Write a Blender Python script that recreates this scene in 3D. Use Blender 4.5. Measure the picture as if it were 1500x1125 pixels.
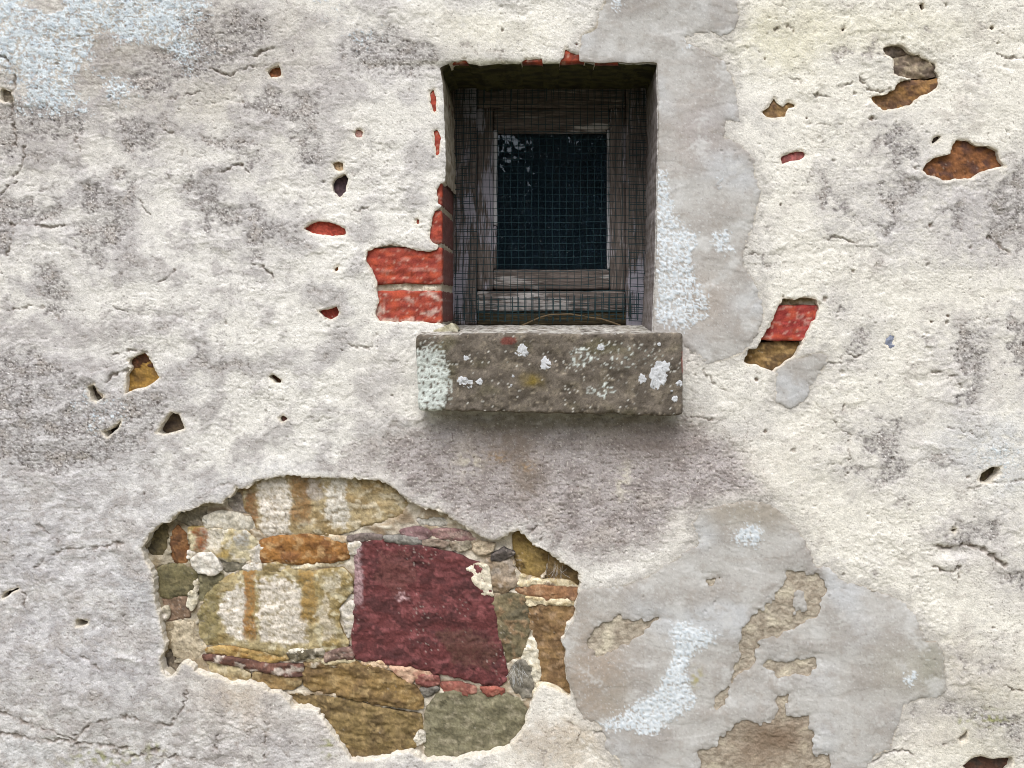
import bpy, math, random
import numpy as np
from mathutils import Vector

# ------------------------------------------------------------------ set-up
for o in list(bpy.data.objects):
    bpy.data.objects.remove(o)
scene = bpy.context.scene
COL = scene.collection

# 1 unit of the layout grid ("px") is 1.25 mm on the wall's face; x=805, y=454 is the
# point of the wall straight in front of the photographer's eye, 1.55 m above ground.
S = 1.0 / 800.0
VX, VY, EYE, DIST = 805.0, 454.0, 1.55, 1.70

cam_d = bpy.data.cameras.new('camera')
cam = bpy.data.objects.new('camera', cam_d)
COL.objects.link(cam)
cam.location = (0, -DIST, EYE)
cam.rotation_euler = (math.radians(90), 0, 0)
cam_d.sensor_width = 36
cam_d.lens = 36 * DIST / (1500 * S)
cam_d.shift_x = (750 - VX) / 1500
cam_d.shift_y = -(562.5 - VY) / 1500
cam_d.clip_start = 0.05
cam_d.clip_end = 500
scene.camera = cam

SUN_EL, SUN_AZ = 58.0, 12.0          # soft overcast, from above and slightly left
w = bpy.data.worlds.new('World')
scene.world = w
w.use_nodes = True
nt = w.node_tree
bg = nt.nodes['Background']
sky = nt.nodes.new('ShaderNodeTexSky')
sky.sky_type = 'NISHITA'
sky.sun_disc = False
sky.sun_elevation = math.radians(SUN_EL)
sky.sun_rotation = math.radians(180 + SUN_AZ)
sky.air_density = 1.0
sky.dust_density = 4.0
hs = nt.nodes.new('ShaderNodeHueSaturation')
hs.inputs['Saturation'].default_value = 0.42
nt.links.new(sky.outputs[0], hs.inputs['Color'])
nt.links.new(hs.outputs[0], bg.inputs['Color'])
bg.inputs['Strength'].default_value = 0.14

sun_d = bpy.data.lights.new('sun', 'SUN')
sun = bpy.data.objects.new('sun', sun_d)
COL.objects.link(sun)
sun_d.energy = 1.5
sun_d.angle = math.radians(40)
sun_d.color = (0.95, 0.98, 1.0)
el, az = math.radians(SUN_EL), math.radians(SUN_AZ)
sd_dir = Vector((-math.sin(az) * math.cos(el), -math.cos(az) * math.cos(el), math.sin(el)))
sun.rotation_euler = (-sd_dir).to_track_quat('-Z', 'Y').to_euler()
sun.location = (-2, -6, 9)

vs = scene.view_settings
vs.view_transform = 'Standard'
vs.look = 'None'
vs.exposure = 0.66
vs.gamma = 1.0
vs.use_curve_mapping = False
scene.render.engine = 'CYCLES'
scene.cycles.filter_width = 1.0
scene.cycles.max_bounces = 8
scene.cycles.transparent_max_bounces = 12

# ------------------------------------------------------------------ helpers
rng = np.random.default_rng(7)
random.seed(7)
_P = rng.permutation(4096).astype(np.int32)
_P = np.concatenate([_P, _P])
_A = rng.random(4096) * 2 * np.pi
_GX, _GY = np.cos(_A).astype(np.float32), np.sin(_A).astype(np.float32)


def pn(x, y, seed=0):
    """gradient noise, about -1..1"""
    x = np.asarray(x, np.float32) + np.float32(seed * 17.31 + 1000)
    y = np.asarray(y, np.float32) + np.float32(seed * 9.77 + 1000)
    xi = np.floor(x).astype(np.int32)
    yi = np.floor(y).astype(np.int32)
    fx = x - xi
    fy = y - yi
    u = fx * fx * fx * (fx * (fx * 6 - 15) + 10)
    v = fy * fy * fy * (fy * (fy * 6 - 15) + 10)

    def g(ix, iy, dx, dy):
        h = _P[(_P[ix & 4095] + iy) & 4095]
        return _GX[h] * dx + _GY[h] * dy
    a = g(xi, yi, fx, fy)
    b = g(xi + 1, yi, fx - 1, fy)
    c = g(xi, yi + 1, fx, fy - 1)
    d = g(xi + 1, yi + 1, fx - 1, fy - 1)
    return (a + u * (b - a) + v * (c - a) + u * v * (a - b - c + d)) * 1.6


def fbm(x, y, seed=0, octv=3, gain=0.5):
    r = 0
    amp = 1.0
    tot = 0
    for i in range(octv):
        r = r + amp * pn(x * 2 ** i, y * 2 ** i, seed + i * 3)
        tot += amp
        amp *= gain
    return r / tot * 1.3


def ss(a, b, x):
    t = np.clip((x - a) / (b - a), 0, 1)
    return t * t * (3 - 2 * t)


def sdf(poly, X, Y, M=70.0):
    """signed distance (positive inside) to a closed outline, -M far away"""
    P = np.asarray(poly, np.float32)
    out = np.full(X.shape, -M, np.float32)
    m = ((X > P[:, 0].min() - M) & (X < P[:, 0].max() + M) &
         (Y > P[:, 1].min() - M) & (Y < P[:, 1].max() + M))
    if not m.any():
        return out
    x, y = X[m], Y[m]
    d2 = np.full(x.shape, 1e9, np.float32)
    ins = np.zeros(x.shape, bool)
    n = len(P)
    for i in range(n):
        ax, ay = P[i]
        bx, by = P[(i + 1) % n]
        ex, ey = bx - ax, by - ay
        L = ex * ex + ey * ey
        if L < 1e-9:
            continue
        t = np.clip(((x - ax) * ex + (y - ay) * ey) / L, 0, 1)
        d2 = np.minimum(d2, (x - ax - t * ex) ** 2 + (y - ay - t * ey) ** 2)
        if ay != by:
            cr = ((ay > y) != (by > y)) & (x < (bx - ax) * (y - ay) / (by - ay) + ax)
            ins ^= cr
    d = np.sqrt(d2)
    out[m] = np.maximum(np.where(ins, d, -d), -M)
    return out


def linedist(pts, X, Y, M=30.0):
    P = np.asarray(pts, np.float32)
    out = np.full(X.shape, M, np.float32)
    m = ((X > P[:, 0].min() - M) & (X < P[:, 0].max() + M) &
         (Y > P[:, 1].min() - M) & (Y < P[:, 1].max() + M))
    if not m.any():
        return out
    x, y = X[m], Y[m]
    d2 = np.full(x.shape, M * M, np.float32)
    for (ax, ay), (bx, by) in zip(P[:-1], P[1:]):
        ex, ey = bx - ax, by - ay
        t = np.clip(((x - ax) * ex + (y - ay) * ey) / (ex * ex + ey * ey + 1e-9), 0, 1)
        d2 = np.minimum(d2, (x - ax - t * ex) ** 2 + (y - ay - t * ey) ** 2)
    out[m] = np.sqrt(d2)
    return out


def zoom(ox, oy, k, pts):
    return [(ox + a / k, oy + b / k) for a, b in pts]


def C(r, g, b, k=0.86):
    """real surface colour from a daylight reading (0-255)"""
    f = lambda c: (c / 255 / 12.92) if c < 10 else ((c / 255 + 0.055) / 1.055) ** 2.4
    return np.array([f(r) * k, f(g) * k, f(b) * k], np.float32)


def mixc(a, b, m):
    return a + (b - a) * m[..., None]


def wx(px):
    return (px - VX) * S


def wz(py):
    return EYE + (VY - py) * S


def at_depth(px, py, d):
    """wall-face layout position -> world x,z of a point d metres behind the face"""
    k = (DIST + d) / DIST
    return wx(px) * k, EYE + (VY - py) * S * k


def mesh_np(name, V, F, mat, parent=None, cols=None, smooth=True, tris=False, base=None):
    me = bpy.data.meshes.new(name)
    V = np.ascontiguousarray(V, np.float32)
    F = np.ascontiguousarray(F, np.int32)
    k = F.shape[1]
    me.vertices.add(len(V))
    me.vertices.foreach_set('co', V.ravel())
    me.loops.add(F.size)
    me.loops.foreach_set('vertex_index', F.ravel())
    me.polygons.add(len(F))
    me.polygons.foreach_set('loop_start', np.arange(0, F.size, k, dtype=np.int32))
    me.polygons.foreach_set('use_smooth', np.full(len(F), smooth))
    me.update(calc_edges=True)
    me.validate()
    if cols is not None:
        a = me.attributes.new('Col', 'FLOAT_COLOR', 'POINT')
        c4 = np.ones((len(V), 4), np.float32)
        c4[:, :3] = np.clip(cols, 0.003, 0.92)
        a.data.foreach_set('color', c4.ravel())
    me.materials.append(mat)
    o = bpy.data.objects.new(name, me)
    COL.objects.link(o)
    if parent is not None:
        o.parent = parent
        L = parent.location
        p = parent.parent
        if p is not None:
            L = Vector((0, 0, 0)) + parent.location + p.location
        o.location = -L
    return o


def empty(name, loc):
    o = bpy.data.objects.new(name, None)
    o.empty_display_size = 0.1
    COL.objects.link(o)
    o.location = loc
    return o


def tag(o, label, cat=None, group=None, kind=None):
    o['label'] = label
    if cat:
        o['category'] = cat
    if group:
        o['group'] = group
    if kind:
        o['kind'] = kind
    return o


def sheet(name, pxs, pys, sd, h, col, back, edgecol, mat, parent, hold=None, smooth_n=3):
    """A rough coat seen from the front: grid of vertices (px layout, heights in mm towards
    the viewer), cut along sd=0, its broken edge carried back to height `back`."""
    nr, nc = sd.shape
    X, Y = np.meshgrid(pxs, pys)
    X = X.astype(np.float32).copy()
    Y = Y.astype(np.float32).copy()
    cen = (sd[:-1, :-1] + sd[1:, :-1] + sd[:-1, 1:] + sd[1:, 1:]) / 4
    keep = cen > 0
    cnt = np.zeros((nr, nc), np.int8)
    for a in (0, 1):
        for b in (0, 1):
            cnt[a:nr - 1 + a, b:nc - 1 + b] += keep
    full = np.full((nr, nc), 4, np.int8)
    full[0, :] = full[-1, :] = full[:, 0] = full[:, -1] = 2
    full[0, 0] = full[0, -1] = full[-1, 0] = full[-1, -1] = 1
    bnd = (cnt > 0) & (cnt < full)
    gy, gx = np.gradient(sd, pys, pxs)
    g2 = gx * gx + gy * gy + 1e-3
    st = float(np.median(np.diff(pxs)))
    mv = np.clip(sd / np.sqrt(g2), -1.2 * st, 1.2 * st)
    X[bnd] -= (mv * gx / np.sqrt(g2))[bnd]
    Y[bnd] -= (mv * gy / np.sqrt(g2))[bnd]
    # edges of the cut
    up = np.zeros((nr, nc - 1), bool)
    k0 = np.zeros((nr + 1, nc - 1), bool)
    k0[1:-1] = keep
    he = k0[1:] != k0[:-1]
    he[0, :] = False
    he[-1, :] = False
    k1 = np.zeros((nr - 1, nc + 1), bool)
    k1[:, 1:-1] = keep
    ve = k1[:, 1:] != k1[:, :-1]
    ve[:, 0] = False
    ve[:, -1] = False
    hr, hc = np.nonzero(he)
    vr, vc = np.nonzero(ve)
    er = np.concatenate([np.stack([hr, hr], 1), np.stack([vr, vr + 1], 1)])
    ec = np.concatenate([np.stack([hc, hc + 1], 1), np.stack([vc, vc], 1)])
    flip = np.concatenate([~k0[1:][hr, hc], k1[:, 1:][vr, vc]])      # keep every face of the break turned outwards
    er[flip] = er[flip][:, ::-1]
    ec[flip] = ec[flip][:, ::-1]
    # ease the staircase out of the cut line
    for _ in range(smooth_n):
        ax, ay, an_ = np.zeros_like(X), np.zeros_like(X), np.zeros_like(X)
        for p_, q_ in ((0, 1), (1, 0)):
            np.add.at(ax, (er[:, p_], ec[:, p_]), X[er[:, q_], ec[:, q_]])
            np.add.at(ay, (er[:, p_], ec[:, p_]), Y[er[:, q_], ec[:, q_]])
            np.add.at(an_, (er[:, p_], ec[:, p_]), 1)
        ok = an_ == 2
        X[ok] = 0.5 * X[ok] + 0.25 * ax[ok]
        Y[ok] = 0.5 * Y[ok] + 0.25 * ay[ok]
    idx = np.full((nr, nc), -1, np.int64)
    used = cnt > 0
    n = int(used.sum())
    idx[used] = np.arange(n)
    V = np.stack([(X[used] - VX) * S, -h[used] * 0.001, EYE + (VY - Y[used]) * S], 1)
    Cc = col[used]
    r, c = np.nonzero(keep)
    F = np.stack([idx[r, c], idx[r + 1, c], idx[r + 1, c + 1], idx[r, c + 1]], 1)
    held = None
    if hold is not None:
        hm = hold[er[:, 0], ec[:, 0]] & hold[er[:, 1], ec[:, 1]]
        held = (er[hm], ec[hm], X, Y)
        er, ec = er[~hm], ec[~hm]
    if len(er) and back is not None:
        ids = idx[er, ec]
        uniq, inv = np.unique(ids, return_inverse=True)
        inv = inv.reshape(ids.shape)
        m = len(uniq)
        rim = V[uniq].copy()
        sm_ = rim.copy()
        for _ in range(10):
            acc, num = np.zeros_like(sm_), np.zeros((m, 1))
            for p_, q_ in ((0, 1), (1, 0)):
                np.add.at(acc, inv[:, p_], sm_[inv[:, q_]])
                np.add.at(num, inv[:, p_], 1)
            sm_ = np.where(num == 2, 0.4 * sm_ + 0.3 * acc, sm_)
        backv = sm_.copy()
        bb = np.full((nr, nc), back, np.float32) if np.isscalar(back) else back
        bv = np.zeros(n)
        bv = bb[used][uniq]
        midv = 0.35 * rim + 0.65 * sm_
        midv[:, 1] = (rim[:, 1] - bv * 0.001) / 2
        backv[:, 1] = -bv * 0.001
        jx, jy = rim[:, 0] / S, rim[:, 2] / S
        jit = 0.0009 * np.stack([pn(jx / 6, jy / 6, 90), pn(jx / 6, jy / 6, 91)], 1)
        midv[:, 0] += jit[:, 0]
        midv[:, 2] += jit[:, 1]
        base = n
        V = np.concatenate([V, rim, midv, backv])
        ecol = np.tile(np.asarray(edgecol, np.float32), (m, 1)) * (1 + 0.14 * pn(jx / 9, jy / 9, 92))[:, None]
        Cc = np.concatenate([Cc, ecol, ecol, ecol * 0.95])
        a, b = inv[:, 0] + base, inv[:, 1] + base
        F = np.concatenate([F, np.stack([a, b, b + m, a + m], 1), np.stack([a + m, b + m, b + 2 * m, a + 2 * m], 1)])
    o = mesh_np(name, V, F, mat, parent, Cc)
    return (o, held) if hold is not None else o


def lattice_box(lo, hi, seg, r, wob=None):
    """box with rounded, worn edges; returns vertices and quads"""
    lo = np.array(lo, float)
    hi = np.array(hi, float)
    key = {}
    V, F = [], []
    n = [max(1, int(round((hi[i] - lo[i]) / seg))) for i in range(3)]

    def vid(i, j, k):
        t = (i, j, k)
        if t not in key:
            key[t] = len(V)
            V.append([lo[0] + (hi[0] - lo[0]) * i / n[0], lo[1] + (hi[1] - lo[1]) * j / n[1],
                      lo[2] + (hi[2] - lo[2]) * k / n[2]])
        return key[t]
    for i in range(n[0]):
        for k in range(n[2]):
            F.append([vid(i, 0, k), vid(i + 1, 0, k), vid(i + 1, 0, k + 1), vid(i, 0, k + 1)])
            F.append([vid(i, n[1], k), vid(i, n[1], k + 1), vid(i + 1, n[1], k + 1), vid(i + 1, n[1], k)])
    for i in range(n[0]):
        for j in range(n[1]):
            F.append([vid(i, j, 0), vid(i, j + 1, 0), vid(i + 1, j + 1, 0), vid(i + 1, j, 0)])
            F.append([vid(i, j, n[2]), vid(i + 1, j, n[2]), vid(i + 1, j + 1, n[2]), vid(i, j + 1, n[2])])
    for j in range(n[1]):
        for k in range(n[2]):
            F.append([vid(0, j, k), vid(0, j, k + 1), vid(0, j + 1, k + 1), vid(0, j + 1, k)])
            F.append([vid(n[0], j, k), vid(n[0], j + 1, k), vid(n[0], j + 1, k + 1), vid(n[0], j, k + 1)])
    V = np.array(V)
    core = np.clip(V, lo + r, hi - r)
    d = V - core
    L = np.linalg.norm(d, axis=1, keepdims=True)
    V = core + np.where(L > 1e-9, d / np.maximum(L, 1e-9) * np.minimum(L, r), 0)
    return V, np.array(F)


# ------------------------------------------------------------------ materials
def new_mat(name):
    m = bpy.data.materials.new(name)
    m.use_nodes = True
    t = m.node_tree
    return m, t, t.nodes['Principled BSDF']


def attr_mat(name, rough=0.92, spec=0.25, grain=420.0, var=0.22, bump=0.5, bdist=0.0012, scale2=90.0):
    m, t, p = new_mat(name)
    N, Lk = t.nodes, t.links
    at = N.new('ShaderNodeAttribute')
    at.attribute_name = 'Col'
    tc = N.new('ShaderNodeTexCoord')
    n1 = N.new('ShaderNodeTexNoise')
    n1.inputs['Scale'].default_value = grain
    n1.inputs['Detail'].default_value = 3
    n1.inputs['Roughness'].default_value = 0.7
    n2 = N.new('ShaderNodeTexNoise')
    n2.inputs['Scale'].default_value = scale2
    n2.inputs['Detail'].default_value = 4
    Lk.new(tc.outputs['Object'], n1.inputs['Vector'])
    Lk.new(tc.outputs['Object'], n2.inputs['Vector'])
    r1 = N.new('ShaderNodeMapRange')
    r1.inputs['From Min'].default_value = 0.3
    r1.inputs['From Max'].default_value = 0.7
    r1.inputs['To Min'].default_value = 1 - var
    r1.inputs['To Max'].default_value = 1 + var
    Lk.new(n1.outputs['Fac'], r1.inputs['Value'])
    r2 = N.new('ShaderNodeMapRange')
    r2.inputs['From Min'].default_value = 0.3
    r2.inputs['From Max'].default_value = 0.7
    r2.inputs['To Min'].default_value = 1 - var * .6
    r2.inputs['To Max'].default_value = 1 + var * .6
    Lk.new(n2.outputs['Fac'], r2.inputs['Value'])
    mu = N.new('ShaderNodeMath')
    mu.operation = 'MULTIPLY'
    Lk.new(r1.outputs[0], mu.inputs[0])
    Lk.new(r2.outputs[0], mu.inputs[1])
    vm = N.new('ShaderNodeVectorMath')
    vm.operation = 'SCALE'
    Lk.new(at.outputs['Color'], vm.inputs[0])
    Lk.new(mu.outputs[0], vm.inputs['Scale'])
    Lk.new(vm.outputs[0], p.inputs['Base Color'])
    bp = N.new('ShaderNodeBump')
    bp.inputs['Strength'].default_value = bump
    bp.inputs['Distance'].default_value = bdist
    Lk.new(n1.outputs['Fac'], bp.inputs['Height'])
    Lk.new(bp.outputs[0], p.inputs['Normal'])
    p.inputs['Roughness'].default_value = rough
    p.inputs['Specular IOR Level'].default_value = spec
    return m


M_PLASTER = attr_mat('lime_render', 0.95, 0.15, 430, 0.20, 0.6, 0.0016)
M_CEMENT = attr_mat('grey_cement', 0.93, 0.2, 520, 0.10, 0.35, 0.0008)
M_STONE = attr_mat('rubble_stone', 0.82, 0.3, 300, 0.22, 0.5, 0.0012, 60)
M_BRICK = attr_mat('red_brick', 0.9, 0.2, 380, 0.22, 0.6, 0.0012, 70)
M_MORTAR = attr_mat('lime_mortar', 0.95, 0.15, 380, 0.18, 0.7, 0.0018)
M_SILL = attr_mat('sill_stone', 0.93, 0.2, 480, 0.28, 0.8, 0.0015, 140)
M_LICHEN = attr_mat('crust_lichen', 0.95, 0.1, 500, 0.16, 0.8, 0.0015)


def plain_mat(name, col, rough=0.8, spec=0.3, nscale=40, var=0.2):
    m, t, p = new_mat(name)
    N, Lk = t.nodes, t.links
    tc = N.new('ShaderNodeTexCoord')
    n1 = N.new('ShaderNodeTexNoise')
    n1.inputs['Scale'].default_value = nscale
    n1.inputs['Detail'].default_value = 5
    Lk.new(tc.outputs['Object'], n1.inputs['Vector'])
    mx = N.new('ShaderNodeMix')
    mx.data_type = 'RGBA'
    mx.inputs[6].default_value = (*[c * (1 - var) for c in col], 1)
    mx.inputs[7].default_value = (*[min(1, c * (1 + var)) for c in col], 1)
    Lk.new(n1.outputs['Fac'], mx.inputs[0])
    Lk.new(mx.outputs[2], p.inputs['Base Color'])
    p.inputs['Roughness'].default_value = rough
    p.inputs['Specular IOR Level'].default_value = spec
    return m


# ------------------------------------------------------------------ outlines traced on the wall
Z1 = lambda p: zoom(0, 0, 3, p)
Z3 = lambda p: zoom(1000, 0, 3, p)
Z4 = lambda p: zoom(0, 375, 3, p)
Z6 = lambda p: zoom(1000, 375, 3, p)
ZB1 = lambda p: zoom(0, 750, 3, p)
ZB2 = lambda p: zoom(500, 750, 3, p)
ZB3 = lambda p: zoom(1000, 750, 3, p)
ZS4 = lambda p: zoom(200, 680, 4.412, p)
ZS5 = lambda p: zoom(200, 870, 4.412, p)
ZS6 = lambda p: zoom(500, 740, 3.947, p)

NICHE = [(646, 106), (644, 99), (652, 95), (664, 93), (690, 93), (703, 96), (730, 93), (757, 93), (795, 92),
         (815, 92), (858, 91), (880, 93), (905, 91), (925, 93), (950, 91), (962, 92), (963, 130), (964, 200),
         (962, 260), (961, 330), (959, 400), (957, 440), (955, 500), (652, 500), (649, 440), (648, 380), (648, 330),
         (647, 290), (652, 265), (653, 230), (651, 190), (650, 150), (648, 120)]
JAMB = [(656, 262), (645, 270), (640, 278), (641, 297), (647, 302), (637, 309), (633, 322), (629, 345), (632, 354),
        (643, 360), (638, 366), (628, 369), (600, 364), (572, 359), (548, 364), (538, 368), (537, 383), (545, 398),
        (552, 412), (551, 424), (556, 438), (553, 448), (550, 462), (556, 470), (575, 471), (600, 470), (640, 473),
        (650, 476), (660, 480), (660, 262)]
JAMB_SLITS = [[(629, 134), (636, 131), (639, 150), (638, 165), (634, 163), (631, 150)],
              [(635, 192), (640, 190), (644, 200), (644, 222), (640, 229), (637, 215)]]
LINTEL_CHIPS = [[(648, 98), (664, 90), (682, 87), (694, 98)], [(756, 97), (770, 86), (793, 85), (798, 97)],
                [(812, 97), (826, 84), (828, 68), (835, 76), (850, 79), (862, 97)],
                [(866, 97), (872, 89), (905, 89), (920, 97)]]
BIGHOLE = [(208, 803), (214, 789), (224, 777), (234, 769), (245, 767), (254, 757), (261, 752), (272, 750), (286, 745),
           (300, 738), (311, 737), (323, 739), (334, 730), (343, 721), (345, 713), (350, 717), (359, 715), (367, 712),
           (374, 704), (393, 701), (422, 697), (449, 699), (483, 701), (504, 701), (517, 701), (538, 704), (552, 703),
           (570, 710), (587, 725), (603, 737), (621, 745), (642, 748), (654, 755), (672, 768), (692, 778), (705, 788),
           (725, 794), (738, 786), (758, 777), (770, 787), (779, 797), (804, 811), (822, 824), (839, 835), (849, 843),
           (850, 859), (847, 869), (844, 884), (841, 907), (829, 915), (827, 930), (822, 943), (829, 953), (825, 968),
           (829, 981), (829, 996), (837, 1011), (834, 1024), (813, 1011), (793, 1005), (780, 1023), (773, 1043),
           (767, 1067), (757, 1083), (740, 1098), (717, 1103), (687, 1107), (670, 1113), (647, 1112), (623, 1115),
           (600, 1100), (577, 1105), (550, 1113), (530, 1115), (515, 1113), (494, 1085), (479, 1063), (464, 1042),
           (445, 1037), (427, 1038), (423, 1029), (411, 1015), (393, 1013), (383, 1005), (361, 999), (336, 1001), (318, 993),
           (290, 986), (279, 975), (270, 971), (262, 976), (258, 988), (243, 992), (236, 983), (234, 967), (241, 947),
           (236, 922), (231, 899), (225, 874), (224, 839), (214, 825), (209, 809)]
# small places where the render has dropped off: outline, colours as seen, shade of the hollow included, height (mm)
OCH, BRN, GRN = C(150, 110, 50), C(104, 68, 44), C(110, 100, 66)
REDB = C(188, 66, 42)
DRK = C(70, 58, 50)  # cavity darkness, painted onto the recessed pieces in the empty holes
HOLES = [
    ([(390, 103), (398, 97), (408, 94), (412, 110), (404, 112), (395, 112)], (C(150, 96, 62), BRN), -11, 'stone'),
    ([(519, 195), (522, 190), (528, 189), (532, 194), (530, 200), (523, 201)], (C(190, 150, 140), C(160, 110, 100)), -5, 'stone'),
    ([(489, 263), (497, 258), (505, 254), (509, 262), (506, 280), (498, 290), (488, 279), (486, 270)], (C(80, 62, 66), C(60, 50, 54)), -12, 'stone'),
    ([(487, 240), (495, 237), (503, 239), (503, 249), (497, 251), (489, 246)], (C(165, 140, 110), C(140, 118, 92)), -6, 'stone'),
    ([(466, 455), (480, 453), (493, 449), (498, 458), (494, 464), (484, 468), (476, 465)], (C(164, 78, 66), C(140, 62, 52)), -10, 'brick'),
    ([(446, 335), (453, 328), (466, 324), (480, 325), (494, 329), (506, 335), (507, 344), (494, 346), (472, 344), (456, 341)], (C(182, 84, 68), C(156, 66, 52)), -5, 'brick'),
    ([(187, 528), (200, 521), (210, 516), (216, 521), (225, 538), (234, 553), (215, 567), (197, 570), (183, 577), (185, 548), (192, 538)], (C(160, 124, 62), C(128, 98, 54)), -14, 'stone'),
    ([(127, 567), (137, 563), (143, 573), (152, 581), (140, 589), (133, 586)], (C(104, 98, 84), DRK), -20, 'stone'),
    ([(250, 603), (262, 608), (266, 618), (270, 628), (255, 633), (240, 637), (229, 634), (235, 622)], (C(92, 78, 62), DRK), -22, 'stone'),
    ([(149, 632), (160, 630), (178, 615), (174, 626), (156, 641)], (DRK, DRK), -28, 'stone'),
    ([(394, 552), (399, 548), (412, 557), (411, 561), (403, 561)], (C(96, 64, 44), DRK), -14, 'stone'),
    ([(408, 613), (414, 608), (421, 614), (413, 619)], (C(120, 84, 78), DRK), -9, 'stone'),
    (Z3([(350, 492), (382, 465), (405, 425), (422, 458), (445, 465), (468, 444), (498, 455), (498, 468), (465, 472), (452, 510), (405, 517), (372, 512)]), (C(150, 120, 80), C(108, 82, 58)), -9, 'stone'),
    (Z3([(432, 700), (440, 685), (480, 668), (530, 660), (545, 680), (520, 700), (470, 706), (440, 720)]), (C(168, 96, 92), C(120, 70, 66)), -8, 'stone'),
    (Z3([(1097, 625), (1108, 605), (1125, 594), (1138, 598), (1128, 615), (1108, 629)]), (DRK, DRK), -12, 'stone'),
    (Z3([(1055, 748), (1075, 715), (1112, 690), (1180, 678), (1188, 640), (1210, 612), (1255, 616), (1290, 636), (1350, 642), (1388, 660), (1400, 712), (1422, 728), (1350, 742), (1300, 760), (1280, 782), (1200, 785), (1150, 792), (1120, 778), (1075, 768)]), (C(132, 86, 52), C(90, 60, 48)), -12, 'stone'),
    (Z6([(1305, 985), (1318, 955), (1360, 930), (1400, 928), (1395, 955), (1350, 1000), (1315, 998)]), (C(84, 74, 50), DRK), -22, 'stone'),
    (ZB1([(328, 480), (340, 474), (382, 482), (380, 496), (352, 506), (330, 506)]), (DRK, DRK), -30, 'stone'),
    (ZB1([(0, 372), (18, 356), (50, 345), (72, 336), (75, 344), (45, 356), (20, 378), (0, 388)]), (DRK, DRK), -24, 'stone'),
    (ZB3([(1230, 1122), (1270, 1085), (1310, 1075), (1370, 1090), (1450, 1078), (1455, 1105), (1420, 1160), (1300, 1170)]), (C(84, 58, 46), DRK), -16, 'stone'),
    (ZB3([(1215, 1000), (1230, 985), (1255, 965), (1250, 1005), (1225, 1020)]), (DRK, DRK), -22, 'stone'),
    ([(0, 128), (16, 134), (18, 146), (8, 150), (0, 147)], (C(150, 140, 125), C(120, 110, 100)), -9, 'stone'),
    (Z6([(893, 388), (900, 362), (914, 348), (926, 356), (924, 384), (908, 400)]), (C(140, 146, 164), C(112, 116, 130)), 0.5, 'stone'),
    (Z4([(1472, 60), (1480, 46), (1490, 44), (1486, 62), (1476, 70)]), (C(160, 104, 60), C(130, 84, 50)), -3, 'stone'),
    (Z3([(1040, 20), (1060, 10), (1064, 36), (1052, 44)]), (C(120, 84, 62), DRK), -12, 'stone'),
    (Z3([(1355, 118), (1366, 108), (1374, 118), (1362, 128)]), (DRK, DRK), -16, 'stone'),
    (Z3([(698, 128), (712, 118), (716, 126), (700, 140)]), (C(130, 96, 76), DRK), -10, 'stone'),
    ([(609, 322), (613, 320), (614, 328), (610, 328)], (C(120, 84, 62), DRK), -10, 'stone'),
    (ZB3([(1180, 80), (1200, 72), (1208, 82), (1192, 92)]), (C(120, 84, 72), DRK), -10, 'stone'),
]
HOLE_A = Z3([(884, 216), (895, 200), (920, 196), (968, 194), (995, 222), (1000, 232), (1044, 238), (1072, 258), (1100, 272),
             (1113, 272), (1120, 310), (1130, 330), (1128, 384), (1080, 408), (1044, 424), (1005, 458), (936, 474), (884, 484),
             (842, 448), (830, 428), (850, 418), (905, 408), (915, 390), (930, 400), (960, 352), (1010, 344), (950, 328),
             (930, 322), (930, 260), (890, 234)])
HOLE_B = Z6([(440, 186), (500, 190), (540, 182), (580, 184), (600, 216), (590, 262), (565, 300), (542, 350), (520, 392),
             (500, 436), (455, 466), (405, 510), (352, 490), (322, 474), (288, 480), (268, 462), (288, 412), (326, 408), (352, 362),
             (390, 290), (420, 222)])

# stones standing in the big bare patch and behind the two larger holes
WHT = C(214, 206, 196)
PALE = C(196, 186, 168)
STONES = []


def st(poly, cols, h, bulge=3.0, rough=1.0, strata=0.0, stripes=(), rnd=5.0, label=None, noise=28.0, pale=(), mott=0.55):
    STONES.append(dict(poly=poly, cols=cols, h=h, bulge=bulge, rough=rough, strata=strata, stripes=stripes, rnd=rnd,
                       label=label, noise=noise, pale=pale, mott=mott))


st([(350, 722), (360, 712), (378, 700), (398, 696), (520, 696), (556, 706), (580, 726), (594, 740), (588, 756), (560, 766), (520, 777),
    (490, 786), (460, 788), (440, 785), (410, 786), (387, 789), (372, 777), (364, 762), (354, 748)],
   (C(176, 158, 122), C(150, 128, 90), C(196, 184, 160)), -15, 4, 0.9, 0.4,
   [(437, 14, C(136, 104, 66), 690, 770), (364, 8, C(128, 92, 58), 720, 776)],
   pale=[([(376, 700), (416, 696), (421, 740), (419, 790), (386, 790), (374, 768), (380, 742), (372, 724)], WHT),
         ([(472, 720), (484, 698), (503, 697), (506, 755), (499, 778), (486, 772), (474, 748)], C(206, 200, 190)),
         ([(448, 706), (464, 702), (470, 726), (458, 738), (448, 730)], C(166, 156, 146))],
   label='pale building stone with white and rust brown runs at the top of the bare patch')
st([(376, 797), (392, 791), (420, 788), (450, 787), (480, 793), (500, 799), (509, 812), (508, 822), (480, 827), (455, 830), (420, 828), (400, 826), (380, 828), (377, 812)],
   (C(154, 108, 58), C(122, 82, 48), C(172, 138, 96)), -12, 4, 1.1, 0.2, label='long rusty orange stone above the big ochre block')
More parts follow.
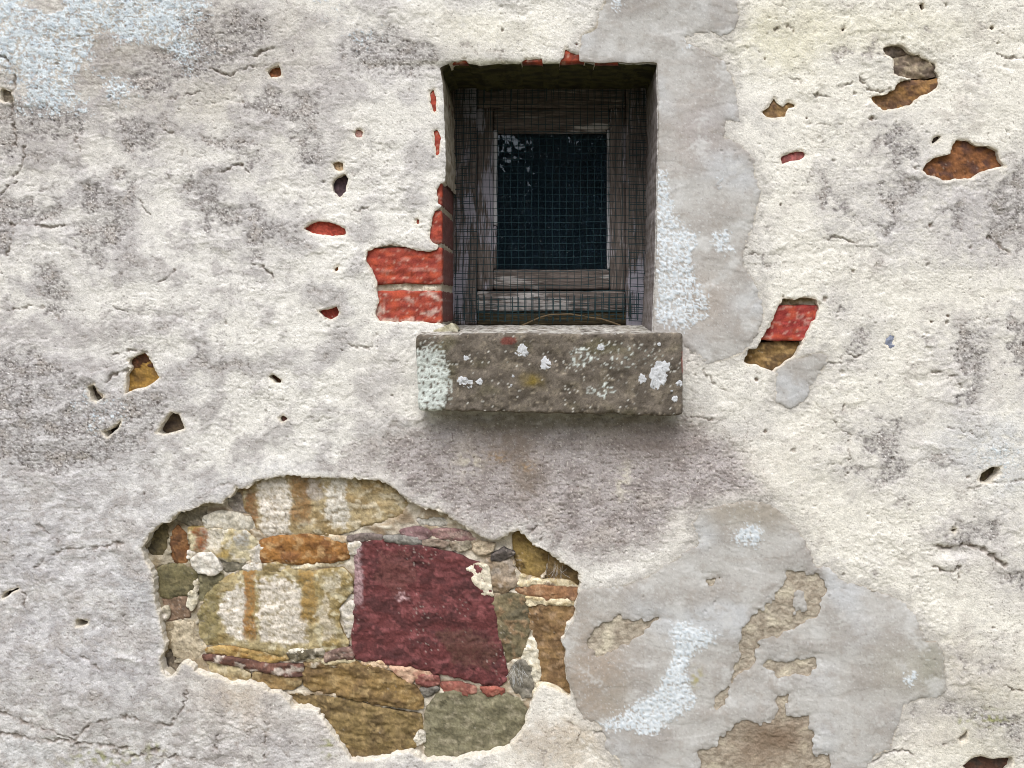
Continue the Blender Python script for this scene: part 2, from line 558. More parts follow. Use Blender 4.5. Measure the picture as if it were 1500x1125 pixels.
st([(285, 905), (298, 876), (316, 856), (345, 842), (400, 837), (460, 840), (500, 836), (512, 850), (513, 868), (503, 880), (494, 892), (492, 915), (498, 932), (507, 945), (504, 954), (470, 960),
    (430, 961), (404, 967), (388, 960), (365, 954), (330, 954), (300, 950), (287, 940), (283, 920)],
   (C(172, 156, 118), C(150, 130, 86), C(192, 182, 154)), -11, 4, 1.0, 0.3,
   [(361, 9, C(150, 108, 56), 838, 940), (449, 11, C(150, 120, 68), 836, 915), (301, 15, C(134, 122, 84), 850, 945)],
   pale=[([(348, 858), (354, 872), (356, 944), (340, 942), (322, 922), (317, 904), (326, 882)], WHT),
         ([(376, 856), (400, 848), (432, 856), (438, 890), (446, 922), (444, 944), (410, 950), (376, 944), (380, 900)], C(212, 203, 192)),
         ([(466, 884), (478, 880), (484, 908), (490, 938), (470, 944), (462, 916)], C(190, 178, 158)), ([(470, 848), (500, 846), (498, 866), (478, 872)], C(188, 178, 158))],
   label='large ochre stone with white and rust streaks')
st(ZS6([(68, 262), (110, 232), (240, 215), (350, 235), (480, 252), (560, 280), (640, 288), (740, 335), (800, 352), (830, 420), (868, 540), (880, 640), (905, 780), (935, 900), (955, 990), (945, 1040),
        (900, 1066), (820, 1056), (740, 1035), (650, 1010), (560, 990), (500, 975), (380, 948), (260, 935), (160, 918), (80, 908), (56, 880), (54, 760), (62, 640), (66, 470)]),
   (C(103, 55, 55), C(84, 48, 48), C(128, 74, 74)), -10, 3, 0.9, 0.12, [(519, 9, C(170, 142, 144), 800, 890)],
   rnd=5, mott=0.45, pale=[([(640, 930), (690, 925), (730, 950), (720, 985), (660, 975)], C(92, 62, 54)), ([(560, 815), (600, 812), (610, 850), (575, 880), (550, 850)], C(104, 64, 60)), ([(583, 872), (590, 872), (592, 882), (584, 884)], C(180, 150, 150))], label='big dark red sandstone block in the middle of the bare patch')
st(ZS6([(870, 560), (960, 530), (1060, 540), (1080, 640), (1080, 720), (1072, 850), (1020, 905), (960, 945), (930, 860), (905, 780), (885, 660)]),
   (C(124, 112, 86), C(98, 90, 70), C(146, 120, 92)), -14, 3, 1.4, 0.2)
st(ZS6([(1085, 610), (1150, 585), (1260, 590), (1355, 600), (1350, 665), (1330, 700), (1320, 760), (1320, 900), (1345, 1060), (1330, 1130), (1230, 1080), (1150, 1020), (1140, 930), (1130, 810), (1088, 720)]),
   (C(140, 112, 76), C(116, 90, 62), C(150, 124, 96)), -17, 3, 1.0, 0.3)
st(ZS6([(1005, 500), (1130, 480), (1260, 492), (1376, 498), (1360, 552), (1240, 560), (1130, 552), (1060, 540), (1000, 515)]),
   (C(152, 112, 80), C(124, 90, 66), C(170, 136, 106)), -15, 3, 1.2, 0.5)
st(ZS6([(985, 190), (1020, 160), (1065, 180), (1120, 220), (1205, 280), (1195, 350), (1180, 400), (1150, 452), (1040, 420), (1005, 380), (990, 290)]),
   (C(146, 122, 72), C(112, 90, 54), C(160, 136, 90)), -22, 3, 0.9, 0.2)
st(ZS6([(1210, 290), (1300, 340), (1390, 395), (1385, 490), (1300, 465), (1220, 458), (1165, 452), (1190, 400)]),
   (C(124, 102, 68), C(98, 80, 56), C(144, 120, 84)), -21, 3, 1.0, 0.2)
st(ZS6([(840, 320), (900, 300), (990, 330), (1000, 400), (1015, 470), (960, 515), (880, 525), (850, 440), (832, 380)]),
   (C(160, 144, 126), C(136, 116, 92), C(170, 158, 146)), -16, 3, 1.3, 0.1)
st(ZS6([(870, 300), (940, 262), (1000, 296), (940, 326), (866, 334)]), (C(92, 84, 80), C(70, 64, 62), C(110, 100, 94)), -12, 2, 1.0, 0.4, rnd=3)
st(ZS6([(330, 165), (420, 140), (500, 160), (512, 196), (440, 202), (360, 188)]), (C(142, 112, 112), C(116, 88, 88), C(150, 128, 124)), -13, 2, 0.9, 0.6, rnd=3)
st(ZS6([(512, 162), (620, 150), (730, 176), (770, 212), (700, 222), (600, 208), (520, 198)]), (C(166, 134, 128), C(142, 108, 106), C(176, 152, 142)), -16, 2, 1.0, 0.5, rnd=3)
st(ZS6([(240, 195), (330, 188), (460, 212), (456, 248), (380, 240), (250, 218)]), (C(136, 132, 126), C(104, 100, 92), C(150, 146, 138)), -11, 2, 0.9, 0.8, rnd=2.5)
st(ZS6([(468, 216), (560, 218), (610, 234), (590, 254), (500, 250), (466, 240)]), (C(142, 124, 110), C(120, 108, 96), C(150, 136, 122)), -14, 2, 0.9, 0.6, rnd=2.5)
st(ZS6([(622, 228), (740, 226), (742, 262), (690, 276), (630, 262)]), (C(150, 140, 122), C(130, 116, 100), C(160, 148, 134)), -14, 2, 1.0, 0.4, rnd=2.5)
st(ZS6([(20, 196), (120, 184), (222, 190), (220, 214), (110, 216), (24, 216)]), (C(128, 114, 108), C(108, 96, 92), C(150, 138, 130)), -13, 2, 0.8, 0.6, rnd=2.5)
st(ZS6([(430, 95), (520, 85), (605, 95), (600, 126), (520, 136), (440, 122)]), (C(186, 180, 170), C(160, 152, 144), C(196, 190, 180)), -16, 2, 0.8, 0.6, rnd=2.5)
st([(442, 982), (470, 973), (515, 975), (558, 986), (588, 1000), (606, 1012), (618, 1030), (617, 1043), (590, 1042), (550, 1036), (500, 1024), (455, 1019), (441, 1008)],
   (C(140, 114, 72), C(110, 88, 58), C(158, 134, 94)), -12, 4, 1.4, 0.7)
st([(418, 1024), (455, 1025), (508, 1031), (552, 1043), (590, 1050), (614, 1053), (617, 1076), (612, 1090), (600, 1108), (560, 1120), (520, 1122), (500, 1106), (478, 1068), (440, 1046)],
   (C(130, 110, 72), C(104, 86, 58), C(146, 124, 86)), -13, 4, 1.3, 0.7)
st(ZS5([(1060, 470), (1200, 470), (1330, 480), (1330, 500), (1200, 500), (1080, 490)]), (C(150, 124, 88), C(120, 96, 66), PALE), -15, 2, 1.0, 0.6, rnd=2.5)
st([(623, 1046), (640, 1022), (664, 1018), (700, 1023), (735, 1022), (760, 1030), (772, 1047), (767, 1070), (747, 1098), (700, 1112), (660, 1120), (622, 1118), (618, 1083), (620, 1062)],
   (C(128, 122, 98), C(110, 104, 82), C(142, 134, 112)), -12, 4, 0.7, 0.3, label='grey green stone at the foot of the bare patch')
st(ZB2([(315, 742), (360, 728), (420, 738), (426, 770), (370, 784), (330, 770)]), (C(146, 92, 84), C(120, 72, 66), C(160, 116, 104)), -11, 3, 1.0, 0.4, rnd=3)
st(ZB2([(432, 772), (500, 764), (590, 790), (588, 806), (520, 824), (450, 812)]), (C(150, 92, 80), C(122, 76, 66), C(164, 120, 104)), -12, 3, 1.0, 0.4, rnd=3)
st(ZB2([(612, 788), (680, 786), (714, 798), (700, 818), (640, 822), (616, 806)]), (C(156, 92, 78), C(130, 76, 64), C(166, 112, 96)), -12, 3, 1.0, 0.3, rnd=3)
st(ZB2([(340, 794), (400, 782), (424, 792), (396, 822), (350, 830)]), (C(120, 114, 106), C(96, 92, 86), C(130, 124, 116)), -14, 2, 1.0, 0.3, rnd=3)
st(ZB2([(0, 612), (30, 610), (46, 640), (40, 660), (0, 656), (-12, 636)]), (C(126, 92, 84), C(104, 76, 70), C(140, 106, 96)), -13, 3, 0.9, 0.3, rnd=3)
st(ZB2([(762, 676), (800, 668), (836, 690), (842, 830), (796, 836), (752, 790), (738, 740)]), (C(130, 124, 112), C(108, 102, 92), C(144, 138, 126)), -16, 3, 1.0, 0.3, rnd=3.5)
# left cluster
st(ZS4([(52, 520), (90, 450), (130, 405), (172, 440), (165, 560), (130, 612), (60, 612), (36, 570)]), (C(92, 82, 56), C(74, 66, 48), C(108, 96, 68)), -24, 3, 0.8, 0.2)
st(ZS4([(188, 500), (228, 415), (284, 470), (312, 570), (305, 645), (240, 664), (200, 630)]), (C(124, 84, 50), C(98, 68, 46), C(140, 100, 64)), -18, 4, 0.9, 0.1)
st(ZS4([(308, 430), (420, 428), (540, 440), (680, 445), (772, 525), (742, 600), (700, 650), (560, 640), (500, 608), (420, 580), (335, 572)]),
   (C(196, 184, 152), C(166, 142, 88), C(210, 202, 186)), -14, 4, 1.1, 0.1, [(288, 10, C(128, 74, 40), 775, 815), (350, 10, C(172, 170, 166), 780, 806), (309, 12, C(206, 198, 184), 776, 815)])
st(ZS4([(405, 360), (500, 320), (600, 325), (715, 362), (742, 430), (700, 447), (520, 438), (410, 425)]), (C(200, 192, 176), C(176, 166, 148), C(212, 206, 194)), -13, 4, 1.5, 0.1)
st(ZS4([(560, 240), (610, 200), (650, 200), (690, 310), (720, 340), (600, 330), (570, 300)]), (C(160, 150, 140), C(120, 110, 104), C(190, 184, 176)), -20, 3, 1.2, 0.1, rnd=3)
st(ZS4([(200, 370), (330, 300), (420, 300), (410, 350), (400, 420), (310, 425), (250, 400)]), (C(150, 140, 122), C(120, 112, 96), C(168, 158, 142)), -26, 3, 1.2, 0.1)
st(ZS4([(104, 684), (180, 668), (255, 664), (365, 718), (356, 810), (312, 872), (200, 882), (120, 880), (108, 790)]), (C(112, 104, 74), C(92, 86, 64), C(126, 116, 86)), -17, 4, 0.8, 0.2)
st(ZS4([(130, 892), (220, 880), (300, 886), (330, 960), (312, 1012), (240, 1024), (168, 1036), (148, 960)]), (C(122, 100, 82), C(98, 82, 70), C(140, 116, 96)), -17, 4, 0.9, 0.2)
st(ZS4([(372, 742), (450, 728), (542, 724), (524, 800), (494, 868), (440, 896), (380, 912), (366, 820)]), (C(126, 118, 90), C(104, 98, 76), C(140, 132, 104)), -18, 3, 1.0, 0.2)
st(ZS4([(500, 650), (560, 640), (690, 655), (700, 680), (660, 704), (560, 712), (530, 690)]), (C(122, 116, 100), C(104, 98, 84), C(140, 132, 116)), -17, 3, 0.9, 0.2, rnd=3)
st(ZS4([(800, 665), (900, 650), (1010, 668), (1000, 700), (880, 708), (806, 704)]), (C(170, 150, 110), C(140, 122, 84), PALE), -15, 2, 1.0, 0.3, rnd=3)
# thin slips of stone under the ochre block
st(ZS5([(400, 418), (470, 420), (640, 440), (830, 478), (1060, 482), (1056, 548), (960, 552), (860, 530), (640, 488), (500, 462), (410, 446)]),
   (C(112, 78, 66), C(88, 62, 54), C(196, 184, 172)), -11, 3, 1.2, 0.7, rnd=3, noise=9)
st(ZS5([(958, 404), (1060, 392), (1190, 374), (1200, 414), (1100, 432), (990, 456)]), (C(118, 108, 86), C(94, 86, 70), PALE), -10, 3, 1.1, 0.6, rnd=3)
st(ZS5([(1200, 408), (1290, 376), (1366, 364), (1390, 428), (1300, 440), (1212, 452)]), (C(136, 108, 98), C(112, 90, 82), C(160, 138, 124)), -12, 3, 1.0, 0.4, rnd=3)
st(ZS5([(425, 466), (520, 476), (640, 500), (720, 548), (700, 580), (600, 590), (480, 530)]), (C(176, 160, 124), C(146, 126, 90), C(190, 176, 146)), -15, 3, 1.2, 0.5, rnd=3)
st(ZS5([(740, 530), (880, 545), (1050, 560), (1046, 600), (1000, 636), (900, 640), (820, 610), (730, 580)]), (C(146, 120, 80), C(114, 92, 62), C(160, 140, 104)), -15, 3, 1.2, 0.6, rnd=3)
st(ZS5([(420, 380), (520, 366), (640, 372), (820, 410), (950, 404), (960, 450), (830, 470), (650, 434), (430, 408)]), (C(176, 146, 92), C(150, 114, 64), C(190, 170, 130)), -13, 2, 1.2, 0.6, rnd=2.5)
st(ZS5([(150, 420), (185, 385), (215, 420), (210, 480), (262, 495), (262, 530), (215, 545), (180, 535), (150, 480)]), (C(110, 98, 84), C(86, 78, 68), C(126, 114, 98)), -24, 3, 0.9, 0.2, rnd=3)
st(ZS5([(80, -140 + 1125 - 838), (1, 1), (2, 2)]) if False else [(232, 896), (240, 893), (243, 905), (238, 912), (232, 908)], (PALE, C(176, 166, 140), WHT), -14, 3, 1.2, 0.1, rnd=3)
# upper right hole
st(Z3([(870, 200), (920, 180), (980, 180), (1002, 226), (940, 240), (900, 246)]), (C(120, 104, 90), C(96, 84, 74), C(140, 124, 108)), -10, 3, 1.2, 0.5, rnd=3)
st(Z3([(915, 256), (1000, 236), (1060, 240), (1120, 270), (1136, 320), (1080, 334), (1000, 330), (920, 330)]), (C(138, 122, 104), C(104, 90, 78), C(160, 146, 124)), -7, 4, 1.6, 0.6, rnd=4,
   label='grey brown flaked stone in the hole at top right')
st(Z3([(815, 420), (860, 404), (915, 380), (950, 352), (1020, 346), (1090, 350), (1140, 340), (1140, 390), (1080, 416), (1010, 466), (940, 484), (880, 496), (836, 456)]),
   (C(132, 98, 62), C(98, 70, 50), C(150, 112, 66)), -11, 4, 1.1, 0.2, rnd=4)
# hole with the brick, right of the window
st(Z6([(255, 470), (280, 410), (340, 388), (440, 380), (530, 386), (520, 420), (460, 480), (410, 530), (320, 500)]), (C(136, 108, 66), C(100, 78, 52), C(156, 128, 84)), -17, 4, 1.0, 0.6, rnd=4)
st(Z6([(425, 190), (600, 180), (606, 250), (575, 240), (560, 216), (500, 212), (430, 222)]), (C(170, 152, 122), C(140, 124, 98), PALE), -14, 2, 1.2, 0.1, rnd=3)
# olive hole: darker piece above
st([(184, 532), (200, 518), (216, 514), (226, 536), (205, 538), (192, 540)], (C(112, 76, 48), C(92, 62, 44), C(140, 84, 60)), -12, 3, 1.0, 0.3, rnd=3)

# grey cement repairs (a later, thinner coat) and the places where it has flaked
PATCH1 = [(890, -60), (884, 0), (877, 20), (870, 38), (850, 50), (848, 70), (848, 100), (950, 100), (948, 495), (1000, 500), (1008, 512), (1020, 518), (1037, 533), (1060, 528),
          (1090, 518), (1110, 488), (1120, 458), (1112, 435), (1105, 410), (1090, 392), (1087, 375), (1096, 350), (1106, 322), (1115, 283), (1107, 260), (1103, 233), (1087, 213), (1062, 200),
          (1061, 186), (1064, 177), (1083, 177), (1080, 150), (1077, 117), (1060, 87), (1033, 73), (1006, 60), (1002, 53), (1018, 50), (1043, 45), (1053, 52), (1068, 50), (1080, 37), (1084, 15), (1077, 0), (1085, -60)]
PATCH2 = [(845, 868), (870, 862), (900, 862), (935, 850), (962, 838), (1000, 812), (1022, 800), (1024, 786), (1012, 768), (1030, 748), (1066, 738), (1100, 734), (1132, 742), (1150, 755), (1165, 770),
          (1178, 790), (1190, 815), (1195, 830), (1215, 830), (1230, 848), (1240, 855), (1262, 857), (1284, 866), (1305, 874), (1326, 884), (1340, 900), (1350, 922), (1357, 940), (1372, 940),
          (1383, 955), (1386, 985), (1386, 1010), (1378, 1022), (1350, 1025), (1326, 1034), (1318, 1055), (1311, 1080), (1305, 1100), (1285, 1108), (1270, 1122), (1268, 1180), (920, 1180),
          (905, 1112), (890, 1100), (884, 1075), (872, 1060), (856, 1052), (845, 1036), (838, 1016), (830, 1000), (826, 975), (828, 955), (824, 942), (831, 926), (842, 905)]
PATCH3 = Z6([(410, 505), (440, 478), (480, 452), (560, 428), (612, 420), (640, 440), (622, 500), (572, 556), (545, 620), (530, 645), (462, 672), (430, 650), (404, 640), (412, 570)])
P2HOLES = [ZB3([(455, 268), (495, 252), (530, 258), (545, 300), (540, 342), (500, 352), (480, 430), (500, 470), (550, 486), (430, 536), (335, 575), (312, 640), (300, 690), (238, 725), (205, 760), (190, 790), (205, 800), (185, 850), (150, 870), (130, 850), (140, 800), (180, 780), (215, 735), (250, 640), (250, 540), (290, 470), (350, 430), (400, 380), (430, 345)]),
           ZB3([(355, 672), (425, 650), (450, 668), (500, 660), (582, 628), (590, 680), (565, 708), (430, 725), (372, 702)]),
           ZB3([(418, 808), (472, 808), (466, 840), (445, 880), (490, 890), (545, 905), (572, 960), (570, 1060), (640, 1072), (655, 1110), (660, 1200), (100, 1200), (60, 1060), (130, 1042), (190, 970), (230, 935), (290, 910), (350, 936), (398, 905), (415, 850)]),
           ZB3([(100, 292), (165, 288), (145, 320), (135, 345), (115, 330)]),
           ZB2([(1130, 632), (1078, 575), (1130, 505), (1220, 462), (1290, 478), (1392, 470), (1330, 515), (1290, 560), (1230, 595), (1170, 615)]),
           ZB3([(540, 290), (600, 265), (615, 300), (625, 350), (600, 380), (590, 460), (520, 480), (480, 470), (500, 440), (545, 430), (540, 360)])]
# ---------------------------------------------------------------- the wall
wall = empty('house_wall', (0, 0, 0))
tag(wall, 'weathered cream lime rendered rubble wall with bare patch of stones', 'wall')


def stretch(a, b, step, lo, hi, g=1.14):
    core = np.arange(a, b + step, step)
    l, x, s = [], core[0], step
    while x > lo:
        s = min(s * g, 80)
        x -= s
        l.append(x)
    r, x, s = [], core[-1], step
    while x < hi:
        s = min(s * g, 80)
        x += s
        r.append(x)
    return np.concatenate([np.array(l[::-1]), core, np.array(r)])


STEP = 1.36
pxs = stretch(-20, 1520, STEP, -2000, 3600)
pys = stretch(-20, 1145, STEP, -900, 1690)
pys = pys[pys < 1694]
X, Y = np.meshgrid(pxs.astype(np.float32), pys.astype(np.float32))

n2 = pn(X / 2.6, Y / 2.6, 1)
n4 = pn(X / 5.2, Y / 4.6, 2)
n10 = pn(X / 11, Y / 9, 3)
n25 = pn(X / 26, Y / 22, 4)
n60 = pn(X / 62, Y / 50, 5)
n150 = pn(X / 150, Y / 130, 6)
n400 = pn(X / 420, Y / 400, 7)
wxn, wyn = 9 * n25 + 4.5 * n10 + 1.5 * n4, 9 * pn(X / 24, Y / 24, 8) + 4.5 * pn(X / 9, Y / 9, 9)
XW, YW = X + wxn, Y + wyn

# where the render is missing
jag = 2.6 * n4 + 1.6 * n2 + 2.4 * n10
sd_n = -sdf(NICHE, X, Y) + 1.0 * n10 + 0.5 * n4
sd_all = sd_n.copy()
for p in [JAMB] + JAMB_SLITS + LINTEL_CHIPS:
    sd_all = np.minimum(sd_all, -sdf(p, X, Y) + jag * 0.5)
sd_big = -sdf(BIGHOLE, X, Y) + jag * 0.9
sd_all = np.minimum(sd_all, sd_big)
for p, cc, hh, kk in HOLES:
    sd_all = np.minimum(sd_all, -sdf(p, X, Y) + jag * 0.35)
for p in (HOLE_A, HOLE_B):
    sd_all = np.minimum(sd_all, -sdf(p, X, Y) + jag * 0.5)


def region(polys, soft=5.0, amp=1.0, warp=True):
    m = np.zeros(X.shape, np.float32)
    for p in polys:
        d = sdf(p, XW if warp else X, YW if warp else Y)
        m = np.maximum(m, ss(-soft, soft, d + amp * (4 * n10 + 2.5 * n4)))
    return m


def blob(cx, cy, rx, ry, rot=0, warp=14.0):
    a = math.radians(rot)
    dx, dy = X + warp * n60 - cx, Y + warp * pn(X / 55, Y / 55, 11) - cy
    u = (dx * math.cos(a) + dy * math.sin(a)) / rx
    v = (-dx * math.sin(a) + dy * math.cos(a)) / ry
    return np.exp(-(u * u + v * v))


GRIT = [Z1([(330, 880), (400, 790), (430, 760), (470, 850), (560, 920), (590, 1000), (520, 1080), (450, 1140), (360, 1150), (335, 1060), (330, 960)]),
        Z1([(820, 720), (870, 800), (960, 820), (970, 870), (1080, 900), (1060, 940), (1090, 960), (1000, 1040), (900, 1030), (890, 900), (810, 840)]),
        Z1([(1090, 870), (1150, 900), (1220, 990), (1215, 1060), (1160, 1140), (1100, 1125), (1060, 1070), (1130, 1000)]),
        Z1([(980, 750), (1060, 650), (1150, 640), (1140, 740), (1090, 745), (1060, 720)]),
        Z1([(860, 600), (1000, 595), (1150, 640), (1060, 665), (960, 660)]),
        Z1([(1090, 400), (1200, 380), (1300, 420), (1400, 400), (1420, 480), (1400, 560), (1430, 680), (1420, 750), (1330, 760), (1310, 640), (1250, 540), (1200, 500), (1090, 490)]),
        Z1([(-20, 840), (100, 850), (200, 900), (290, 940), (270, 990), (60, 990), (-20, 1010)]),
        Z1([(200, 810), (280, 880), (290, 940), (230, 930)]),
        Z1([(480, 500), (620, 540), (690, 560), (700, 680), (560, 660), (530, 580)]),
        Z1([(510, 740), (620, 760), (600, 880), (550, 870)]),
        Z1([(-20, 440), (380, 480), (390, 580), (300, 610), (100, 620), (60, 700), (-20, 700)]),
        Z1([(-20, 1000), (60, 1000), (50, 1130), (-20, 1130)]),
        Z4([(165, 20), (240, 25), (300, 130), (322, 200), (270, 278), (200, 222), (170, 130)]),
        Z4([(330, 0), (470, 0), (470, 40), (400, 40)]),
        [(-10, 515), (60, 515), (110, 550), (185, 588), (245, 572), (242, 605), (205, 650), (140, 690), (60, 700), (-10, 660)],
        Z1([(780, 30), (1180, 60), (1200, 170), (1080, 250), (900, 330), (700, 420), (500, 420), (600, 260), (780, 200)]),
        [(500, 60), (570, 40), (640, 70), (650, 95), (600, 110), (520, 100)],
        Z3([(600, 860), (640, 790), (720, 860), (760, 960), (720, 970)]),
        Z3([(860, 800), (960, 740), (1090, 820), (1000, 880), (960, 940), (970, 990), (900, 1040), (860, 990), (920, 940)]),
        Z3([(1160, 900), (1260, 870), (1240, 1040), (1160, 1040)]),
        Z3([(1340, 830), (1530, 700), (1530, 1125), (1400, 1100), (1320, 1040), (1370, 950)]),
        Z3([(880, 560), (1000, 540), (1060, 620), (1040, 720), (930, 720), (860, 620)]),
        Z6([(1200, 310), (1360, 310), (1350, 420), (1320, 600), (1250, 690), (1200, 640), (1260, 530), (1200, 440)]),
        Z6([(1430, 300), (1540, 270), (1540, 590), (1470, 520), (1430, 430)]),
        Z6([(740, 810), (850, 780), (870, 720), (1000, 730), (950, 850), (1000, 940), (920, 1000), (860, 1000), (830, 880)]),
        Z6([(750, 940), (820, 930), (810, 970), (760, 970)]), Z6([(1080, 900), (1150, 880), (1240, 930), (1150, 950)]),
        Z6([(670, 215), (740, 220), (735, 255), (690, 265)]), Z6([(770, 320), (830, 320), (800, 440), (720, 460)]),
        ZB3([(1200, 40), (1400, 40), (1390, 130), (1230, 160), (1150, 100)]), ZB3([(1430, 270), (1530, 260), (1530, 360), (1440, 350)]),
        ZB3([(1250, 650), (1390, 640), (1390, 720), (1260, 690)]), ZB3([(1100, 800), (1300, 840), (1500, 900), (1500, 1000), (1300, 930), (1150, 880)]),
        ZB3([(1000, 820), (1060, 860), (1040, 920), (1000, 900)])]
gd = np.full(X.shape, -70.0, np.float32)
for p in GRIT:
    gd = np.maximum(gd, sdf(p, XW, YW))
gf = np.clip(gd / 15.0, -1.5, 0.55) + 0.42 * n10 + 0.38 * n4 + 0.40 * n25
grit = ss(-0.32, 0.72, gf) * np.clip(1.0 + 0.5 * n60 + 0.4 * n25, 0.35, 1)
gx_f = 0.75 * n60 + 0.6 * n25 + 0.35 * n150 + 0.35 * n10 + 0.25 * n4 + 0.16 * ss(700, 250, X)
grit = np.maximum(grit, 0.75 * ss(0.72, 1.15, gx_f))
UNDER = [(540, 668), (575, 640), (605, 622), (650, 600), (1010, 600), (1045, 632), (1075, 650), (1100, 690), (1122, 728), (1060, 740), (1020, 770), (1000, 748), (960, 800), (905, 815), (850, 826), (800, 790), (765, 772), (725, 790), (690, 778), (650, 750), (600, 730), (570, 705)]
under = region([UNDER], 30, 2.4)
SHLD = [(480, 690), (520, 640), (560, 640), (575, 700), (560, 705)]
under = np.maximum(under, region([SHLD], 10, 1.2) * 0.7)

# --- relief of the lime render, in mm
relief = 5.0 * n400 + 2.6 * n150 + 1.1 * n60 + 0.40 * n25 + 0.20 * n10
n1f = pn(X / 1.9, Y / 1.7, 12)
relief += 0.14 * n4 + 0.30 * n2 + 0.44 * n1f
pv = 0.7 + 0.8 * ss(-.3, .5, pn(X / 130, Y / 110, 77))
relief -= pv * (1.9 * np.maximum(0, n2 - 0.30) + 2.2 * np.maximum(0, n4 - 0.42) + 1.6 * np.maximum(0, n1f - 0.32))
qf = pn(XW / 46, YW / 26, 70) + 0.5 * pn(XW / 17, YW / 11, 71) + 0.22 * n4
fm = ss(-0.35, 0.25, pn(X / 100, Y / 90, 72))
for th in (-0.42, -0.05, 0.28, 0.6):
    relief += 0.36 * fm * ss(th - 0.02, th + 0.02, qf)
qf2 = pn(XW / 16, YW / 8.5, 73) + 0.45 * n4 + 0.2 * n2
fm2 = ss(-0.4, 0.2, pn(X / 70, Y / 60, 74))
for th in (-0.1, 0.25, 0.6):
    relief += (0.10 + 0.26 * ss(-.1, .4, pn(X / 190, Y / 150, 76))) * fm2 * ss(th - 0.05, th + 0.05, qf2)
relief -= 1.1
ang = 0.5 * n150 + 0.35 * pn(X / 200, Y / 200, 13)
ca, sa = np.cos(ang), np.sin(ang)
U, Vv = X * ca + Y * sa, -X * sa + Y * ca
stri = pn(U / 26, Vv / 3.1, 14) + 0.6 * pn(U / 14, Vv / 2.1, 15)
trow = ss(-0.1, 0.5, pn(X / 170, Y / 120, 16) + 0.25)
relief += 0.36 * stri * trow
q = pn(XW / 75, YW / 30, 17) + 0.45 * pn(XW / 30, YW / 13, 18)
lm = ss(-0.2, 0.3, pn(X / 120, Y / 100, 19))
for th, a in ((0.30, 1.0), (-0.22, 0.8), (0.62, 0.9), (-0.55, 0.8)):
    relief += lm * a * 0.42 * np.tanh((q - th) / 0.03)
cr = pn(XW / 38, YW / 24, 20)
crm = ss(0.1, 0.4, pn(X / 90, Y / 90, 21))
hair = crm * np.exp(-(cr / 0.014) ** 2)
relief -= 1.5 * hair
LL = ss(330, 150, X + 40 * n60) * ss(480, 640, Y) + ss(980, 1080, Y + 20 * n60) * ss(560, 420, X)
LL = np.clip(LL, 0, 1)
relief += LL * (0.25 * n10 + 0.2 * n4 + 0.25 * n2 - 1.0 * np.maximum(0, n4 - .25) + 1.0 * np.tanh((pn(XW / 90, YW / 34, 64) + .4 * pn(XW / 26, YW / 12, 65)) / 0.03) * .38 * ss(-.2, .4, n150 + .5 * n60))
# pocks and pits
pk = pn(X / 6.3, Y / 5.6, 22)
relief -= 2.4 * ss(0.62, 0.85, pk) * ss(-0.1, 0.4, pn(X / 70, Y / 70, 23))
# grit: skim coat gone, sand and pebbles showing
gr_h = -1.7 + 0.6 * n4 + 0.8 * n2 + 0.5 * n10 + 0.85 * n1f - 1.6 * ss(.45, .8, pn(X / 3.6, Y / 3.2, 63))
relief += grit * gr_h
pk2 = pn(X / 4.6, Y / 3.9, 24)
und_h = -0.6 + 0.55 * n4 + 0.5 * n2 + 0.5 * n10 - 1.3 * ss(0.38, 0.7, pk2) + 0.25 * pn((X + Y * 0.5) / 9, Y / 4, 25) + 0.45 * n1f
relief += under * und_h
